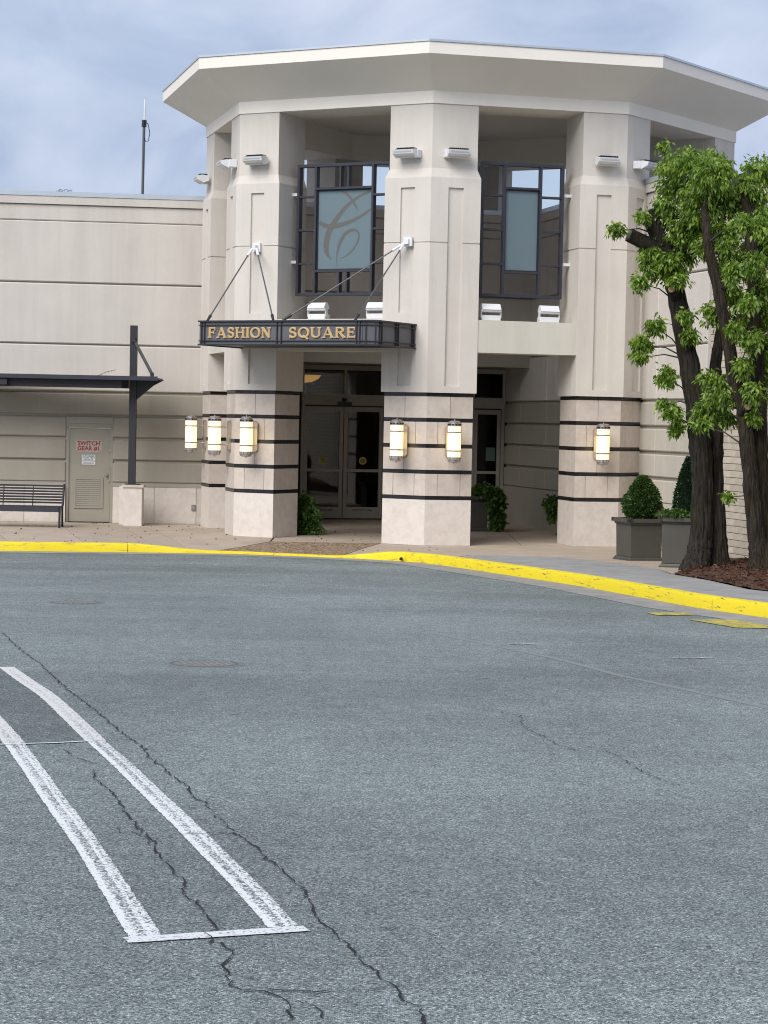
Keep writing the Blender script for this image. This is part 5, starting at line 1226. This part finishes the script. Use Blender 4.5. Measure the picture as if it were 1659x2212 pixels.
# ------------------------------------------------------------------ trees
def trunk_tube(mb, pts, rads, k=40, mi=0, cap=True):
    P_ = []; Rd = []
    for i in range(len(pts) - 1):
        for j in range(7):
            t = j / 7; P_.append(tuple(np.array(pts[i]) * (1 - t) + np.array(pts[i + 1]) * t)); Rd.append(rads[i] * (1 - t) + rads[i + 1] * t)
    P_.append(pts[-1]); Rd.append(rads[-1])
    P_ = [tuple(np.array(p) + rng.normal(0, .006, 3)) for p in P_]
    mb.tube(P_, Rd, k, mi, cap, wob=.055)
def tree(lb, loc, trunks, stubs, clumps, barkm, seed, nleaf):
    t = thing('street_tree', lb, 'tree', loc, 0, 'pruned trees in the mulch bed')
    for P_, Rd in trunks:
        mb = MB(); trunk_tube(mb, P_, Rd); mb.build('trunk', barkm, t, smooth=True)
    for a, b, r0, r1, mt in stubs:
        a = Vector(a); b = Vector(b); mb = MB().tube([a, a.lerp(b, .5) + Vector((0, 0, .02)), b], [r0, (r0 + r1) / 2 * 1.08, r1], 14, wob=.05); sb = mb.build('cut_limb', barkm, t, smooth=True)
        d = (b - a).normalized(); MB().tube([b - d * .01, b + d * .006], [r1 * .88, r1 * .84], 16).build('cut_face', mt, sb)
    vf = []; br = MB(); allp = [np.array(p) for P_, _ in trunks for p in P_]
    for (x, y, z, rx, ry, rz_) in clumps:
        m_ = int(nleaf * (rx * rz_) / .05 * (1.25 if rx < .2 else 1)) + 16
        # sprigs: short drooping twigs with leaves along them
        ns = max(3, m_ // 8)
        u = rng.normal(size=(ns, 3)); u /= np.linalg.norm(u, axis=1, keepdims=True); rad = (rng.random(ns) ** .42)[:, None]
        tips = np.array([x, y, z]) + u * rad * np.array([rx, ry, rz_]); cen = np.array([x, y, z])
        for s_ in range(ns):
            base = tips[s_] - u[s_] * .10 + np.array([0, 0, .05]); kk = 8
            ts = rng.random(kk)[:, None]; pc = base + (tips[s_] - base) * ts + rng.normal(0, .032, (kk, 3))
            d = u[s_] * .55 + np.array([0, 0, -.75]) + rng.normal(0, .42, (kk, 3)); vf.append(leaves(pc, d, .077, .44, .3))
        pn = min(allp, key=lambda p: np.linalg.norm(p - cen + np.array([0, 0, .25])))
        mid = (pn + cen) / 2 + np.array([0, 0, .07]); br.tube([pn, mid, cen], [.016, .010, .005], 5)
        for _ in range(4):
            q = tips[rng.integers(ns)]; br.tube([cen, (cen + q) / 2 + np.array([0, 0, .03]), q], [.005, .004, .002], 4)
    leaf_obj(vf, 'crown', M['leaf'], t, loc); br.build('twigs', M['twig'], t)
    return t
CL = [(4.57, 6.21, .54, .27), (4.84, 6.07, .32, .31), (4.21, 6.15, .23, .13), (4.1, 6.48, .10, .07), (4.4, 5.85, .41, .22), (4.76, 5.68, .45, .36), (4.14, 5.54, .23, .22), (5.12, 5.67, .29, .23), (5.35, 5.91, .14, .18), (3.80, 5.41, .13, .09), (3.40, 5.22, .14, .11), (4.59, 5.27, .45, .29), (4.06, 5.08, .22, .14), (3.92, 4.86, .20, .16), (3.93, 4.66, .16, .13), (3.79, 4.43, .16, .11), (4.22, 4.61, .25, .20), (4.42, 4.87, .22, .22), (5.04, 5.2, .27, .22), (5.59, 5.46, .20, .25), (5.64, 4.98, .11, .32), (5.24, 4.71, .32, .22), (5.34, 4.21, .29, .20), (5.55, 4.35, .22, .32), (4.9, 3.98, .20, .20), (4.5, 3.94, .14, .11), (4.55, 3.64, .15, .11), (4.02, 3.79, .18, .13), (3.85, 3.51, .16, .18), (3.8, 3.31, .12, .10), (4.22, 3.04, .15, .17), (4.93, 2.98, .25, .18), (5.53, 3.82, .22, .27), (5.65, 3.46, .18, .27), (5.55, 3.1, .23, .27), (4.2, 2.61, .15, .06), (4.34, 2.48, .15, .12), (4.4, 2.25, .12, .14), (4.91, 2.54, .27, .19), (4.76, 2.31, .15, .10), (5.06, 2.74, .25, .16), (5.16, 2.4, .15, .13), (5.6, 3.04, .19, .29), (5.63, 2.75, .15, .15), (5.19, 1.24, .10, .06)]
CL += [(4.22, 4.78, .20, .16), (4.42, 5.15, .24, .2), (4.36, 4.5, .18, .12), (5.42, 4.95, .22, .2), (5.6, 4.0, .2, .25), (5.3, 3.85, .2, .2), (5.45, 2.65, .16, .18), (5.05, 5.0, .2, .2), (4.78, 5.0, .2, .2), (5.5, 5.75, .22, .2), (5.62, 5.15, .2, .2), (5.12, 4.35, .2, .18)]
c1 = []; c2 = []
for (x, z, rx, rz_) in CL:
    left = x < 4.62
    Y = 31.05 if left else 30.25
    Y += random.uniform(-.35, .35) * (1 if rx > .2 else .3)
    s = Y / 31.3; ent = (x * s, Y, 2.28 + (z - 2.28) * s, rx * s * 1.1, max(rx, .16) * 1.0, rz_ * s * 1.1)
    (c1 if left else c2).append(ent)
for (x, z, rx, rz_) in ((5.42, 4.15, .2, .17), (5.5, 3.62, .22, .2), (5.40, 3.2, .18, .17), (5.55, 2.8, .18, .2), (5.22, 3.75, .16, .15), (5.2, 4.62, .2, .17), (5.5, 4.75, .2, .22), (5.55, 5.3, .2, .2), (5.3, 5.35, .2, .18), (5.6, 2.45, .14, .15)):
    s_ = 29.45 / 31.3; c2.append((x * s_, 29.45 + random.uniform(-.2, .25), 2.28 + (z - 2.28) * s_, rx * s_, rx, rz_ * s_))
for (x, y, z, r_) in ((5.95, 29.65, 4.5, .36), (5.85, 29.5, 3.9, .28), (6.1, 30.3, 5.6, .4), (6.2, 30.8, 4.8, .4), (6.15, 30.5, 4.0, .35), (6.0, 30.2, 3.3, .3), (5.5, 30.9, 6.1, .35)): c2.append((x, y, z, r_, r_, r_ * .8))
zb = bed_z(4.9, 31.0)
tree('left tree with two fused dark trunks and sawn upper limbs', (4.95, 31.2, zb - .03),
     [([(4.68, 31.1, zb - .08), (4.74, 31.15, zb + .10), (4.79, 31.2, .6), (4.80, 31.2, 1.3), (4.735, 31.2, 2.1), (4.66, 31.2, 2.6), (4.54, 31.25, 3.3), (4.36, 31.3, 4.15), (4.22, 31.3, 4.75), (4.09, 31.3, 5.15)], [.235, .185, .165, .155, .158, .155, .145, .135, .115, .10]),
      ([(5.14, 31.35, zb - .08), (5.10, 31.35, zb + .1), (5.06, 31.35, .7), (5.00, 31.35, 1.5), (4.98, 31.35, 2.2), (4.97, 31.4, 2.7), (4.98, 31.5, 3.2), (5.06, 31.55, 3.8), (5.08, 31.6, 4.6), (4.98, 31.6, 5.4)], [.18, .145, .13, .12, .115, .10, .085, .075, .06, .04])],
     [((4.10, 31.3, 5.0), (3.86, 31.25, 5.52), .115, .12, M['old_cut']), ((4.16, 31.28, 4.85), (3.58, 31.15, 5.14), .10, .105, M['old_cut']), ((4.30, 31.2, 4.22), (4.225, 31.02, 4.34), .07, .065, M['cut_wood'])],
     c1, M['bark'], 3, 640)
zb2 = bed_z(5.4, 29.4)
tree('right tree with leaning trunks and a pale fresh saw cut', (5.4, 29.8, zb2 - .03),
     [([(5.40, 29.6, zb2 - .1), (5.41, 29.7, zb2 + .12), (5.37, 29.75, .7), (5.285, 29.8, 1.4), (5.21, 29.8, 2.0), (5.145, 29.85, 2.55), (5.02, 29.9, 2.95), (4.90, 29.95, 3.6), (4.77, 30.0, 4.25), (4.60, 30.1, 4.95), (4.55, 30.2, 5.5)], [.19, .14, .12, .112, .105, .10, .095, .085, .082, .07, .045]),
      ([(5.52, 29.9, zb2 - .1), (5.50, 29.95, .4), (5.46, 30.0, 1.2), (5.42, 30.0, 2.0), (5.40, 30.05, 2.8), (5.33, 30.1, 3.6), (5.28, 30.15, 4.5), (5.22, 30.2, 5.2), (5.10, 30.3, 5.9)], [.20, .14, .12, .11, .10, .09, .08, .08, .04]),
      ([(5.56, 29.4, zb2 - .1), (5.58, 29.4, .3), (5.62, 29.4, 1.0), (5.68, 29.4, 1.8), (5.80, 29.5, 3.0), (5.95, 29.7, 4.4)], [.22, .16, .14, .12, .10, .06])],
     [((5.12, 29.8, 2.52), (5.165, 29.62, 2.60), .085, .062, M['cut_wood'])],
     c2, M['bark2'], 5, 580)
# dry weeds on the parapet and a twig on the shelter roof
wd_ = thing('dry_weeds', 'tuft of dry weeds on the left parapet edge', 'weeds', (-6.9, 44.05, 6.985)); k = MB()
for j in range(22):
    x = random.gauss(0, .11); h = random.uniform(.02, .07); k.tube([(x, 0, 0), (x + random.uniform(-.03, .03), 0, h * .6), (x + random.uniform(-.06, .06), -.02, h)], .004, 4)
k.build('stalks', M['twig'], wd_, local=True)
tg = thing('fallen_twig', 'bare twig lying on the shelter roof', 'twig', (-5.9, 42.7, 3.09)); k = MB()
k.tube([(-.1, 0, 0), (.0, 0, .03), (.12, 0, .09), (.32, 0, .14)], .005, 5)
for a in (.02, .1, .16, .22): k.tube([(a, 0, .05 + a * .3), (a + .02, 0, .02 + a * .3)], .003, 4)
k.build('twig_stem', M['twig'], tg, local=True)
